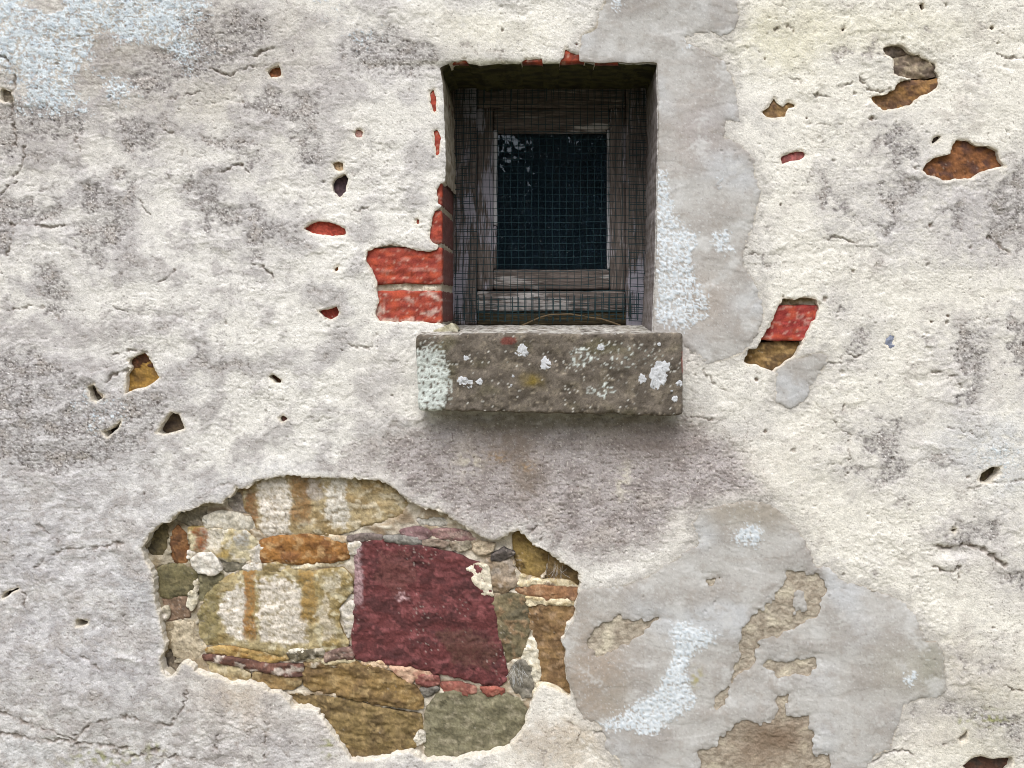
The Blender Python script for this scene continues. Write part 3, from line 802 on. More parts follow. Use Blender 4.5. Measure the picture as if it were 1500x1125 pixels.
# breaks and cracks that can be followed on the wall
CRACKS = [(Z1([(45, 990), (130, 985), (210, 998), (310, 990)]), 3.0, 2.2), (Z1([(0, 245), (70, 290), (60, 400), (52, 480), (58, 560), (68, 640)]), 3.5, 2.5),
          (Z1([(105, 640), (100, 720), (65, 770)]), 2.5, 2.0), (Z1([(70, 800), (20, 830), (0, 850)]), 2.5, 2.0), (Z1([(1100, 245), (1200, 210)]), 3.5, 2.0),
          (Z1([(920, 300), (1000, 330), (1085, 290), (1180, 285)]), 3.0, 2.0), (Z1([(740, 432), (800, 420), (880, 400)]), 2.5, 1.8), (Z1([(930, 450), (1010, 440), (1072, 452)]), 2.5, 1.8),
          (Z1([(940, 240), (880, 270)]), 2.5, 2), (Z1([(330, 610), (350, 660)]), 2, 2), (Z1([(720, 575), (770, 590)]), 2.2, 2), (Z1([(610, 880), (655, 945)]), 2.2, 1.6),
          (Z1([(60, 1000), (50, 1060), (35, 1120)]), 2.6, 2), (Z1([(735, 750), (750, 800)]), 1.5, 1.4), (Z1([(980, 755), (1050, 720), (1090, 755)]), 3.0, 2.0),
          (Z4([(30, 245), (150, 215), (200, 230), (262, 278)]), 2.0, 1.7), (Z4([(500, 228), (560, 245)]), 2.0, 1.5), (Z4([(700, 120), (735, 95), (775, 60)]), 2.2, 1.6),
          (Z4([(1110, 35), (1160, 50), (1200, 85), (1210, 110)]), 3.0, 2.2), (Z4([(490, 440), (540, 412), (600, 420), (640, 425)]), 3.0, 2.4), (Z4([(470, 560), (480, 530), (560, 500)]), 3.0, 2.4),
          (Z4([(0, 715), (60, 720)]), 1.6, 1.4), (Z4([(850, 1090), (950, 1010), (1030, 1000)]), 1.4, 2),
          (ZB1([(825, 760), (812, 830), (790, 880), (755, 940)]), 3.0, 1.6), (ZB1([(1172, 905), (1165, 1000), (1163, 1085)]), 2.6, 1.3), (ZB1([(955, 980), (948, 1050)]), 2.2, 1.3),
          (ZB1([(75, 338), (105, 360), (100, 420)]), 3.0, 1.8), (ZB1([(280, 172), (420, 160), (540, 135)]), 2.2, 2.2), (ZB1([(150, 255), (200, 200), (270, 175)]), 2.6, 2.4),
          (ZB1([(0, 880), (120, 935), (220, 960), (330, 1000), (400, 930), (560, 900), (700, 945), (755, 935)]), 2.6, 2.6), (ZB1([(-10, 975), (150, 1000), (330, 1010), (560, 1040)]), 3.0, 3.0),
          (ZB1([(130, 30), (200, 90), (260, 130)]), 1.8, 2), (ZB1([(330, 620), (430, 690)]), 1.8, 2), (ZB1([(240, 590), (300, 640)]), 1.6, 1.6), (ZB1([(600, 920), (755, 945)]), 2.0, 2.0),
          (Z6([(722, 600), (715, 650), (702, 690)]), 2.4, 1.3), (Z6([(640, 690), (690, 760), (735, 785), (735, 900)]), 2.0, 1.4), (Z6([(630, 480), (700, 470), (712, 420), (760, 450), (810, 420)]), 2.4, 1.8),
          (Z6([(1080, 520), (1130, 510), (1200, 530), (1225, 570)]), 2.2, 1.8), (Z6([(90, 500), (130, 560), (200, 600)]), 1.8, 1.6), (Z6([(0, 700), (120, 720), (190, 720)]), 2.0, 2.0),
          (Z6([(1170, 750), (1280, 780), (1220, 810)]), 1.6, 1.6), (Z6([(1260, 1030), (1350, 1000), (1500, 980)]), 1.6, 2.0),
          (Z3([(780, 340), (820, 392), (880, 398), (912, 392)]), 3.4, 2.2), (Z3([(690, 385), (750, 362)]), 2.6, 1.8), (Z3([(570, 412), (650, 426)]), 2.6, 1.8), (Z3([(470, 345), (520, 355)]), 2.6, 1.8),
          (Z3([(610, 1052), (690, 1040), (730, 1060), (780, 1062)]), 2.6, 1.8), (Z3([(1390, 232), (1430, 248), (1500, 252)]), 2.8, 1.8), (Z3([(1420, 292), (1500, 298)]), 2.0, 1.6), (Z3([(410, 130), (450, 100), (495, 130)]), 2.6, 2.0),
          (Z3([(270, 1090), (300, 1115), (360, 1120)]), 2.6, 2), (Z3([(1340, 1030), (1400, 1080), (1450, 1120)]), 2.6, 2), (Z3([(540, 540), (640, 550), (700, 545)]), 1.6, 1.6),
          (ZB3([(1100, 150), (1180, 165), (1250, 140), (1330, 170), (1420, 240)]), 4.5, 3.5), (ZB3([(1108, 240), (1160, 268), (1200, 255), (1222, 240), (1215, 285)]), 4.0, 2.0), (ZB3([(1420, 765), (1500, 790)]), 2.6, 2),
          (ZB3([(1150, 1020), (1215, 1005)]), 2.6, 2), (ZB3([(840, 1105), (900, 1060), (980, 1050), (1020, 1075)]), 3.0, 2.0), (ZB2([(820, 100), (860, 65), (910, 55)]), 3.2, 1.8), (ZB2([(1000, 930), (1060, 960), (1150, 970)]), 1.8, 1.8),
          (ZB2([(1050, 960), (1040, 1020)]), 1.8, 1.3), (ZB2([(1150, 170), (1130, 230)]), 1.8, 1.3), (ZB1([(500, 1050), (560, 1085), (690, 1050)]), 3.0, 3), (ZB1([(680, 1125), (720, 1080), (850, 1090)]), 3.0, 3),
          ([(560, 366), (580, 357), (586, 360)], 2.6, 1.4), ([(520, 310), (540, 306)], 1.6, 1.4), ([(640, 745), (690, 748)], 1.2, 1.6), ([(508, 505), (540, 510), (552, 490)], 2.0, 1.8)]
crk = np.zeros(X.shape, np.float32)
cwx, cwy = 3.0 * n10 + 2.2 * n4 + 0.8 * n2, 3.0 * pn(X / 10, Y / 10, 26) + 2.2 * pn(X / 4.5, Y / 4.5, 38)
cint = 0.25 + 0.95 * ss(-0.4, 0.35, pn(X / 15, Y / 13, 39) + 0.3 * n4)
for pts, dep, wid in CRACKS:
    d = linedist(pts, X + cwx, Y + cwy)
    crk = np.maximum(crk, 1.4 * dep * cint * np.exp(-(d / (wid * 0.8)) ** 2))
relief -= crk
# small random pits in the right-hand half and elsewhere
pits = np.zeros(X.shape, np.float32)
for i in range(105):
    cx, cy = rng.uniform(0, 1500), rng.uniform(0, 1125)
    if i < 38:
        cx, cy = rng.uniform(1080, 1500), rng.uniform(0, 700)
    rr = rng.uniform(1.0, 2.4) if i > 14 else rng.uniform(2.2, 3.6)
    c0, c1 = np.searchsorted(pxs, [cx - 12, cx + 12])
    r0, r1 = np.searchsorted(pys, [cy - 12, cy + 12])
    a = rng.uniform(0, 3.14)
    dx, dy = X[r0:r1, c0:c1] - cx, Y[r0:r1, c0:c1] - cy
    u = (dx * math.cos(a) + dy * math.sin(a)) / (rr * rng.uniform(1, 1.7))
    v = (-dx * math.sin(a) + dy * math.cos(a)) / rr
    pits[r0:r1, c0:c1] = np.maximum(pits[r0:r1, c0:c1], ss(1.3, 0.6, np.sqrt(u * u + v * v) + .45 * n2[r0:r1, c0:c1]) * rng.uniform(.35, 1))
relief -= 5.0 * pits
# rounding towards the broken edges, thinner coat beside the window
win = ss(70, 20, np.sqrt(np.maximum(0, np.abs(X - 640) - 40) ** 2 + np.maximum(0, np.abs(Y - 300) - 220) ** 2))
relief += -0.004 * 0
brk = ss(0.8, -0.8, sd_all - (1.2 + 3.4 * n10 + 2.2 * n4)) * (sd_n > 6)
relief -= 1.1 * brk
relief -= 1.2 * np.exp(-np.maximum(sd_all, 0) / 1.4)
relief -= 2.5 * np.exp(-np.maximum(sd_n, 0) / 5.0)
relief += 2.2 * np.exp(-(np.maximum(sd_big, 0) / 26.0) ** 2) * ss(900, 760, Y)      # render stands off the stones at the top of the patch
relief += 4.0 * np.exp(-(((X - 1390) / 18) ** 2 + ((Y - 826) / 9) ** 2)) * ss(-0.3, 0.3, n25 + .2)
relief -= 6.0 * np.exp(-(((X - 1402) / 26) ** 2 + ((Y - 808) / 8) ** 2))
relief -= 3.5 * np.exp(-(((X - 165) / 10) ** 2 + ((Y - 560) / 12) ** 2))

# --- colours of the lime render
CREAM, CREAM2, WARM = C(227, 223, 216), C(216, 212, 207), C(229, 224, 213)
GREY, LILAC, BLUE = C(196, 190, 184), C(186, 178, 180), C(176, 178, 184)
col = np.broadcast_to(CREAM, X.shape + (3,)).copy()
col = mixc(col, CREAM2, ss(-0.4, 0.5, n60 + 0.5 * n25))
col = mixc(col, WARM, ss(950, 1200, X + 60 * n150) * 0.85)
col = mixc(col, C(196, 192, 190), ss(0.0, 0.7, n25 * 0.5 + n60 + 0.4 * n150) * ss(1000, 500, X) * 0.8)
col = mixc(col, C(192, 188, 185), ss(0.1, 0.8, n60 + 0.5 * n10) * 0.35)
STAINS = [  # cx, cy, rx, ry, rot, colour, strength
    (60, 760, 190, 120, 0, C(190, 184, 184), .7), (120, 900, 190, 120, 0, C(198, 193, 191), .7), (40, 1010, 200, 90, 10, C(172, 165, 162), .75), (150, 1070, 200, 55, 0, C(146, 138, 120), .65),
    (40, 1100, 60, 18, 0, C(190, 192, 190), .7), (120, 960, 160, 60, 20, C(166, 162, 168), .6), (200, 850, 40, 60, 0, C(160, 162, 168), .6), (30, 800, 70, 60, 0, C(160, 156, 160), .55),
    (400, 1060, 120, 60, 10, C(196, 182, 168), .7), (350, 1030, 60, 40, 20, C(190, 172, 150), .5), (420, 1100, 80, 30, 0, C(168, 160, 160), .6), (300, 1110, 90, 22, 0, C(168, 156, 148), .6),
    (330, 715, 120, 30, -20, C(180, 178, 180), .5), (60, 560, 120, 70, 10, C(184, 178, 180), .65), (270, 560, 60, 40, 0, C(196, 192, 192), .45), (280, 400, 140, 60, 10, C(206, 202, 198), .5),
    (150, 70, 200, 90, 0, C(160, 152, 143), .9), (300, 120, 130, 60, -20, C(186, 179, 168), .6), (330, 40, 120, 40, 0, C(184, 177, 165), .65), (40, 190, 80, 60, 0, C(172, 164, 154), .6),
    (400, 200, 140, 60, 0, C(208, 203, 192), .4), (560, 80, 90, 40, 0, C(188, 184, 182), .6), (450, 120, 60, 60, 0, C(188, 180, 176), .5),
    (700, 660, 60, 50, 0, C(120, 106, 92), .0),
    (1350, 300, 130, 80, 10, C(190, 186, 186), .45), (1450, 320, 70, 60, 0, C(178, 172, 172), .55), (1450, 660, 90, 60, 20, C(196, 198, 202), .55), (1400, 560, 60, 80, 0, C(210, 204, 200), .4),
    (1450, 1050, 110, 60, 10, C(186, 180, 160), .65), (1400, 980, 90, 40, 10, C(200, 190, 172), .5), (1440, 800, 70, 50, 0, C(200, 194, 190), .5), (1350, 1060, 60, 40, 0, C(196, 188, 176), .5),
    (940, 1040, 110, 70, 0, C(204, 190, 166), .6), (820, 1090, 90, 40, 0, C(188, 172, 150), .55), (1000, 700, 160, 80, 0, C(190, 178, 164), .3), (1150, 60, 70, 50, 0, C(214, 208, 180), .5),
    (1250, 40, 200, 30, 0, C(218, 212, 190), .5), (700, 50, 130, 40, 0, C(228, 222, 204), .5), (640, 90, 30, 16, -20, C(150, 146, 136), .5), (560, 560, 40, 70, 0, C(206, 200, 194), .4)]
for cx, cy, rx, ry, rot, c, k in STAINS:
    if k:
        col = mixc(col, c, np.clip(blob(cx, cy, rx, ry, rot) * (1.2 + 0.55 * n10 + 0.45 * n4 + 0.5 * n25), 0, 1) * k)
llc = mixc(np.broadcast_to(C(208, 206, 207), col.shape), C(174, 171, 172), ss(-.3, .5, n25 + .5 * n10))
llc = mixc(llc, C(224, 222, 218), ss(.1, .7, n60 + .4 * n4))
llc = mixc(llc, C(134, 126, 120), ss(.35, .8, pn(X / 15, Y / 9, 66) + .5 * n4) * .7)
col = mixc(col, llc, LL * .6)
wm = ss(900, 200, X + 120 * n150) * ss(0.0, 0.55, 0.55 * n60 + 0.45 * n25 + 0.35 * n10 + 0.3 * n4 + 0.1)
col = mixc(col, C(178, 172, 169), wm * .75)
wm2 = ss(950, 1250, X + 100 * n150) * ss(0.15, 0.7, 0.55 * pn(X / 70, Y / 60, 75) + 0.45 * n25 + 0.35 * n10 + 0.3 * n4)
col = mixc(col, C(196, 189, 180), wm2 * .6)
# grit: grey-brown sand, its tiny shadows and quartz glints painted in as specks
gcol = mixc(np.broadcast_to(C(156, 150, 148), col.shape), C(132, 126, 124), ss(-0.3, 0.5, n10))
gcol = mixc(gcol, C(172, 164, 158), ss(0.0, 0.7, n25))
gcol = mixc(gcol, C(96, 88, 84), ss(0.30, 0.62, pk2))
gcol = mixc(gcol, C(226, 223, 218), ss(0.36, 0.62, pn(X / 2.3, Y / 2.2, 27)))
gcol = mixc(gcol, C(78, 71, 68), ss(0.35, 0.7, pn(X / 3.6, Y / 3.2, 63)) * .9)
col = mixc(col, C(184, 179, 179), ss(-55, 15, gd + 14 * n25 + 8 * n10) * .45)
col = mixc(col, gcol, grit * np.clip(0.68 + 0.5 * n4 + 0.3 * n2 + 0.3 * n25, 0, 1))
# zone below the sill
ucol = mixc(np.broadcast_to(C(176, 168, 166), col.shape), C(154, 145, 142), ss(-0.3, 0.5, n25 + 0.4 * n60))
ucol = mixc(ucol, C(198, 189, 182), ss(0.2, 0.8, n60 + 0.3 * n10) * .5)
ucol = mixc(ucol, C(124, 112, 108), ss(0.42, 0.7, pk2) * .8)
ucol = mixc(ucol, C(214, 206, 198), ss(0.45, 0.7, pn(X / 3.2, Y / 3.0, 28)) * 0.8)
ucol = mixc(ucol, C(134, 120, 108), np.clip((blob(745, 650, 40, 34, 0, 16) + blob(772, 705, 22, 40, 10, 14)) * (1.1 + .6 * n10 + .4 * n4), 0, 1) * .75)
ucol = mixc(ucol, C(164, 138, 108), np.clip(blob(726, 668, 14, 8, 10, 6) + blob(776, 682, 12, 8, 0, 6), 0, 1) * ss(-.4, .3, n4) * .75)
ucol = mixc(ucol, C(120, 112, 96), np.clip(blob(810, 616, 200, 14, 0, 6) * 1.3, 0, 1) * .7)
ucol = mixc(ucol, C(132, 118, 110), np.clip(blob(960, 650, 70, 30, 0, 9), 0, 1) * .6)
ucol = mixc(ucol, C(228, 220, 202), np.clip(blob(912, 705, 11, 26, 8, 5), 0, 1) * ss(-.3, .3, n10) * .6)
ucol = mixc(ucol, C(222, 212, 194), np.clip(blob(690, 678, 18, 14, 0, 5), 0, 1) * ss(-.3, .3, n10) * .6)
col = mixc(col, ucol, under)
# lichens: pale blue crust top left, beside the window and in spots
LICH = [Z1([(-30, -30), (900, -30), (880, 60), (800, 130), (860, 220), (820, 300), (760, 270), (680, 230), (600, 240), (560, 300), (590, 380), (520, 430), (440, 380), (380, 300), (380, 480), (250, 490), (110, 470), (90, 320), (0, 260), (-30, 250)]),
        Z1([(1340, -10), (1500, -10), (1490, 50), (1380, 30)]), [(515, 38), (560, 36), (565, 62), (525, 64)], Z1([(860, 200), (960, 220), (900, 260)]),
        [(100, 590), (130, 570), (150, 600), (175, 590), (190, 610), (140, 630)], [(1430, 660), (1480, 640), (1500, 690), (1450, 700)]]
ln = 0.55 * pn(X / 8, Y / 7, 29) + 0.75 * pn(X / 3.6, Y / 3.4, 30) + 0.45 * pn(X / 2.1, Y / 2.1, 58) + 0.35 * n25
lreg = np.zeros(X.shape, np.float32)
for i, p in enumerate(LICH):
    d = sdf(p, XW, YW)
    k = 1.0 if i == 0 else 0.55
    lreg = np.maximum(lreg, np.clip(0.5 + d / 70.0, 0, 1) * k)
lreg -= 0.8 * blob(70, 8, 26, 14) + 0.7 * blob(150, 60, 30, 20) + 0.6 * blob(210, 95, 50, 26) + 0.5 * blob(120, 130, 30, 24) + 0.5 * blob(170, 85, 40, 20)
lich = ss(0.50, 0.64, np.minimum(lreg, 0.68) + 0.52 * ln) * ss(0.10, 0.34, lreg)
lc = mixc(np.broadcast_to(C(212, 220, 225), col.shape), C(190, 200, 208), ss(-0.2, 0.5, n10))
col = mixc(col, lc, lich * 0.95)
relief += lich * (0.7 + 0.4 * n2)
YL = np.clip(blob(226, 1096, 10, 6, 0, 4) + blob(480, 1095, 10, 12, 0, 4) + blob(1455, 1055, 22, 14, 0, 8) + blob(1412, 1062, 8, 6, 0, 4) + blob(160, 1110, 60, 10, 0, 8) * .8, 0, 1)
col = mixc(col, C(150, 152, 84), YL * ss(-0.1, 0.4, n10) * 0.8)
# fine specks, dark and pale, over everything
col = mixc(col, C(118, 108, 100), ss(0.60, 0.85, pn(X / 2.7, Y / 2.5, 56)) * (0.6 + 0.3 * (n25 > 0)))
col = mixc(col, C(240, 238, 232), ss(0.62, 0.85, pn(X / 2.4, Y / 2.4, 57)) * 0.5)
# moss along the lintel edge; fresh broken render; brown earth in the pits and breaks
col = mixc(col, C(120, 118, 84), np.clip(blob(800, 92, 170, 5, 0, 2), 0, 1) * 0.75)
col = mixc(col, C(120, 96, 78), ss(0.4, 1, pits) * 0.8)
col = mixc(col, C(128, 114, 102), np.clip(crk / 5 + 0.45 * hair, 0, 0.65))
col = mixc(col, C(208, 198, 180), brk * .6)
col = mixc(col, C(224, 214, 196), np.exp(-np.maximum(sd_all, 0) / 2.5) * 0.5 * (sd_n > 8))
# render exposed where the grey cement has flaked is a brown, earthy undercoat
CEM_IN = np.maximum(np.maximum(sdf(PATCH1, X, Y), sdf(PATCH2, X, Y)), sdf(PATCH3, X, Y))
ec = mixc(np.broadcast_to(C(176, 165, 149), col.shape), C(152, 140, 124), ss(-0.3, 0.5, n10 + .5 * n4))
ec = mixc(ec, C(198, 188, 168), ss(0.1, 0.8, n25 + .3 * n4))
ec = mixc(ec, C(128, 108, 90), np.clip(blob(1130, 1085, 60, 40), 0, 1) * .9)
col = mixc(col, C(188, 183, 177), ss(-22, 0, CEM_IN + 8 * n10 + 5 * n25) * .7)
col = mixc(col, ec, ss(-3, 6, CEM_IN))
col = mixc(col, C(180, 176, 172), ss(-3, 6, CEM_IN) * ss(16, 8, sd_n))
relief = relief - ss(0, 10, CEM_IN) * (2.2 - 0.5 * n4 - 0.4 * n2)

# beyond the carefully surveyed part the wall simply goes on, weathered in broad patches
far = ss(25, 110, np.maximum(np.maximum(-X, X - 1500), np.maximum(-Y, Y - 1125)))
plain = mixc(np.broadcast_to(C(216, 211, 204), col.shape), C(190, 184, 180), ss(-.3, .6, n150 + .7 * n60))
col = mixc(col, plain, far)
relief = relief * (1 - far) + far * (5.0 * n400 + 2.6 * n150 + 1.1 * n60)
hold = (np.abs(sd_n) < 4.0) & (sd_n <= sd_all + 1.5)
coat, held = sheet('render_coat', pxs, pys, sd_all, relief, col, -52.0, C(222, 214, 200), M_PLASTER, wall, hold=hold)

# ---- returns of the render into the window opening (reveals and soffit)
er, ec_, XX, YY = held
K = 26
ids = er * len(pxs) + ec_
uniq, inv = np.unique(ids, return_inverse=True)
inv = inv.reshape(ids.shape)
ur, uc = uniq // len(pxs), uniq % len(pxs)
bx_, by_, bh = XX[ur, uc], YY[ur, uc], relief[ur, uc]
t = np.linspace(0, 1, K)[None, :]
dep = -bh[:, None] * 0.001 * (1 - t) + 0.225 * t
rx, ry = bx_[:, None] + 0 * t, by_[:, None] + 0 * t
top = ss(6, -2, by_ - 96)[:, None]
per = np.where(top > 0.5, rx, ry)
wob = 1.6 * pn(per / 30, dep * 40, 31) + 0.7 * pn(per / 8, dep * 120, 32) + 0.3 * pn(per / 3, dep * 330, 33)
wob *= np.minimum(1, t * 8)
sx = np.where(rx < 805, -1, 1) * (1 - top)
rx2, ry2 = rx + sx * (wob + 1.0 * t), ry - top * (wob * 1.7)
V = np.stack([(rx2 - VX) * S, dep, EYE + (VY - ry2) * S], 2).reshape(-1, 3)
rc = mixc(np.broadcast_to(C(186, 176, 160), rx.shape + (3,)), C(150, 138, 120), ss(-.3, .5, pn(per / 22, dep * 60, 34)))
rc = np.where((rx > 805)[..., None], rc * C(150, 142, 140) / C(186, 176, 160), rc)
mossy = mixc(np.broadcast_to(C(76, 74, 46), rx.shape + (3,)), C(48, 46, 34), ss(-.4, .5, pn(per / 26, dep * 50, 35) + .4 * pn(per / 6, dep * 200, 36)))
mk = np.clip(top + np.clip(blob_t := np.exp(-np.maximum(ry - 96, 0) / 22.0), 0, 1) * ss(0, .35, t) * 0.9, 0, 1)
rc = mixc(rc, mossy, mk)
F = []
a, b = inv[:, 0], inv[:, 1]
Fl = [np.stack([a * K + j, b * K + j, b * K + j + 1, a * K + j + 1], 1) for j in range(K - 1)]
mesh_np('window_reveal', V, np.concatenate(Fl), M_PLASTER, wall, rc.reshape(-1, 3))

# ---- rubble core behind everything
cx_ = np.arange(-2100, 3700, 25.0)
cy_ = np.arange(-950, 1700, 25.0)
gx_, gy_ = np.meshgrid(np.unique(np.concatenate([cx_, np.arange(600, 1000, 5.0)])), np.unique(np.concatenate([cy_, np.arange(60, 520, 5.0)])))
sdc = -sdf([(640, 88), (968, 88), (968, 500), (640, 500)], gx_.astype(np.float32), gy_.astype(np.float32))
hc = -47 + 3 * pn(gx_ / 40, gy_ / 40, 37)
sheet('rubble_core', gx_[0], gy_[:, 0], sdc, hc, np.broadcast_to(C(120, 106, 88), gx_.shape + (3,)), None, C(100, 90, 80), M_MORTAR, wall)


# ---- cement patches: thin later coat lying on the render
def sub_grid(poly, step, pad=6):
    P = np.array(poly)
    xs = np.arange(P[:, 0].min() - pad, P[:, 0].max() + pad, step)
    ys = np.arange(P[:, 1].min() - pad, P[:, 1].max() + pad, step)
    xs = xs.astype(np.float32)
    ys = ys.astype(np.float32)
    return xs, ys, *np.meshgrid(xs, ys)


def base_relief(x, y):
    return 5.0 * pn(x / 420, y / 400, 7) + 2.6 * pn(x / 150, y / 130, 6) + 1.1 * pn(x / 62, y / 50, 5) + 0.4 * pn(x / 26, y / 22, 4)


LICH2 = [[(962, 240), (974, 250), (985, 300), (995, 330), (1022, 345), (1012, 370), (1015, 400), (1035, 440), (1036, 465), (995, 482), (962, 474)],
         [(1042, 345), (1066, 340), (1072, 365), (1050, 372)], [(1045, 268), (1055, 266), (1057, 276), (1047, 277)], [(896, -6), (913, -6), (908, 12), (900, 14)], [(1002, 62), (1010, 56), (1018, 66), (1008, 72)]]
LICH3 = [[(985, 915), (1012, 914), (1050, 930), (1040, 942), (1022, 952), (1010, 962), (1003, 985), (1010, 1005), (1018, 1022), (1008, 1040), (985, 1052), (962, 1072), (946, 1078), (925, 1066), (892, 1068), (878, 1062), (912, 1046),
          (930, 1030), (955, 1018), (968, 1000), (978, 980), (988, 958)], ZB3([(220, 100), (250, 72), (290, 55), (340, 68), (345, 95), (330, 142), (285, 138), (240, 130)]), ZB3([(978, 745), (990, 712), (1015, 705), (1018, 735), (995, 768)]), ZB1([(500, 1060), (560, 1045), (700, 1060), (680, 1110), (600, 1125), (540, 1090)])]


def cement(poly, holes, lichens, seed, feather=None):
    xs, ys, x, y = sub_grid(poly, 1.7)
    a10, a4, a25, a60, a2 = pn(x / 11, y / 9, 3), pn(x / 5.2, y / 4.6, 2), pn(x / 26, y / 22, 4), pn(x / 62, y / 50, 5), pn(x / 2.6, y / 2.6, 1)
    d = sdf(poly, x, y) + 2.6 * a10 + 2.0 * a4 + 1.0 * a2 + 1.5 * a25
    for hp in holes:
        d = np.minimum(d, -sdf(hp, x + 5 * a25, y + 5 * pn(x / 20, y / 20, 59)) + 3.0 * a10 + 2.6 * a4 + 1.0 * a2)
    d = np.minimum(d, -sdf(NICHE, x, y) - 1.5)
    d = np.minimum(d, -sdf(BIGHOLE, x, y) - 1.0)
    for p in (HOLE_B,):
        d = np.minimum(d, -sdf(p, x, y) - 0.5)
    h = base_relief(x, y) + 1.5 - 1.6 * np.exp(-np.maximum(d, 0) / 14.0) + 0.25 * a10 + 0.20 * a4 + 0.20 * a2 + 0.12 * pn(x / 1.9, y / 1.8, 12)
    st_ = pn(x / 40, y / 5, 40 + seed)
    h += 0.06 * st_ + 0.8 * pn(x / 90, y / 70, 41 + seed)
    ck = pn((x + 6 * a25) / 70, (y + 6 * a10) / 60, 42 + seed)
    h -= 0.9 * np.exp(-(ck / 0.010) ** 2) * ss(0.1, 0.4, pn(x / 120, y / 120, 43))
    h -= 2.6 * ss(0.72, 0.9, pn(x / 7, y / 7, 44 + seed)) * ss(0, .5, a60)
    h -= 1.2 * np.exp(-np.maximum(d, 0) / 2.0)
    h += 0.5 * ss(-.02, .02, pn((x + 5 * a10) / 80, (y + 5 * a25) / 34, 67 + seed)) - 0.9 * np.maximum(0, a4 - .4)
    h += 0.22 * pn((x + y * .4) / 34, (y - x * .4) / 3.4, 68 + seed) * ss(-.2, .4, pn(x / 90, y / 90, 69))
    if feather is not None:
        h -= 4.5 * feather(x, y)
    c = mixc(np.broadcast_to(C(186, 183, 179), x.shape + (3,)), C(170, 165, 160), ss(-.5, .6, a60 + .4 * a25 + .3 * a4))
    c = mixc(c, C(192, 192, 193), ss(.1, .7, pn(x / 110, y / 90, 45 + seed)))
    c = mixc(c, C(158, 152, 147), ss(.25, .8, pn(x / 80, y / 70, 46 + seed)) * 0.7)
    c = mixc(c, C(164, 152, 146), np.exp(-(((x - 1020) / 45) ** 2 + ((y - 190) / 50) ** 2)) * .6)
    c = mixc(c, C(164, 150, 138), np.exp(-(((x - 1030) / 40) ** 2 + ((y - 440) / 50) ** 2)) * .6)
    c = mixc(c, C(160, 146, 132), np.clip(np.exp(-(((x - 868 + 12 * a25) / 48) ** 2 + ((y - 985 + 12 * a60) / 80) ** 2)) * (1.2 + .5 * a10 + .4 * a4), 0, 1) * .85)
    c = mixc(c, C(150, 140, 126), np.exp(-(((x - 900) / 30) ** 2 + ((y - 1030) / 30) ** 2)) * .5)
    c = mixc(c, C(160, 150, 134), np.exp(-(((x - 1110) / 110) ** 2 + ((y - 748) / 26) ** 2)) * .7)
    c = mixc(c, C(176, 170, 158), np.exp(-(((x - 1330) / 60) ** 2 + ((y - 980) / 40) ** 2)) * .6)
    c = mixc(c, C(156, 154, 140), np.exp(-(((x - 1365) / 24) ** 2 + ((y - 975) / 40) ** 2)) * .7)
    c = mixc(c, C(150, 142, 132), np.exp(-np.maximum(d, 0) / 5) * 0.35)
    c = mixc(c, C(130, 124, 120), ss(.5, .75, pn(x / 3.0, y / 2.9, 47)) * .45)
    c = mixc(c, C(222, 222, 222), ss(.52, .75, pn(x / 2.7, y / 2.7, 49)) * .4)
    c = mixc(c, C(162, 154, 146), ss(.1, .7, pn(x / 17, y / 14, 61) + .4 * a4) * .4)
    c = mixc(c, C(206, 205, 203), ss(.2, .8, pn(x / 34, y / 28, 62) + .4 * a4) * .6)
    lr = np.full(x.shape, -70.0, np.float32)
    for lp in lichens:
        lr = np.maximum(lr, sdf(lp, x + 3 * a10, y + 3 * pn(x / 9, y / 9, 48)))
    lnn = 0.6 * pn(x / 7.5, y / 7, 29) + 0.8 * pn(x / 3.4, y / 3.2, 30) + 0.5 * pn(x / 2.2, y / 2.2, 58)
    lm_ = ss(-0.05, 0.2, np.clip(lr / 16 - (0.1 if seed == 0 else 0), -1, 0.16 if seed == 0 else .34) + 0.66 * lnn)
    c = mixc(c, mixc(np.broadcast_to(C(218, 223, 227), c.shape), C(196, 204, 211), ss(-.2, .5, a4)), lm_ * .95)
    h += lm_ * (0.9 + 0.6 * a4 + 0.4 * a2)
    c = mixc(c, C(168, 158, 96), np.exp(-(((x - 1020) / 9) ** 2 + ((y - 992) / 12) ** 2)) * ss(-.2, .3, a10) * .8)
    c = mixc(c, C(150, 140, 132), np.exp(-(((x - 1050) / 8) ** 2 + ((y - 273) / 7) ** 2)) * .6)
    return sheet('cement_patch', xs, ys, d, h, c, -8.0, C(150, 138, 122), M_CEMENT, wall)


c1 = cement(PATCH1, [], LICH2, 0, feather=lambda x, y: ss(960, 880, y * 0 + x) * ss(95, 40, y) * 0.2)
c1['label'] = 'smooth grey cement repair down the right of the window'
c2 = cement(PATCH2, P2HOLES, LICH3, 1)
c2['label'] = 'flaking grey cement repair at lower right of the wall'
c3 = cement(PATCH3, [], [], 2)
c3['label'] = 'small grey cement tongue below the hole with a brick'

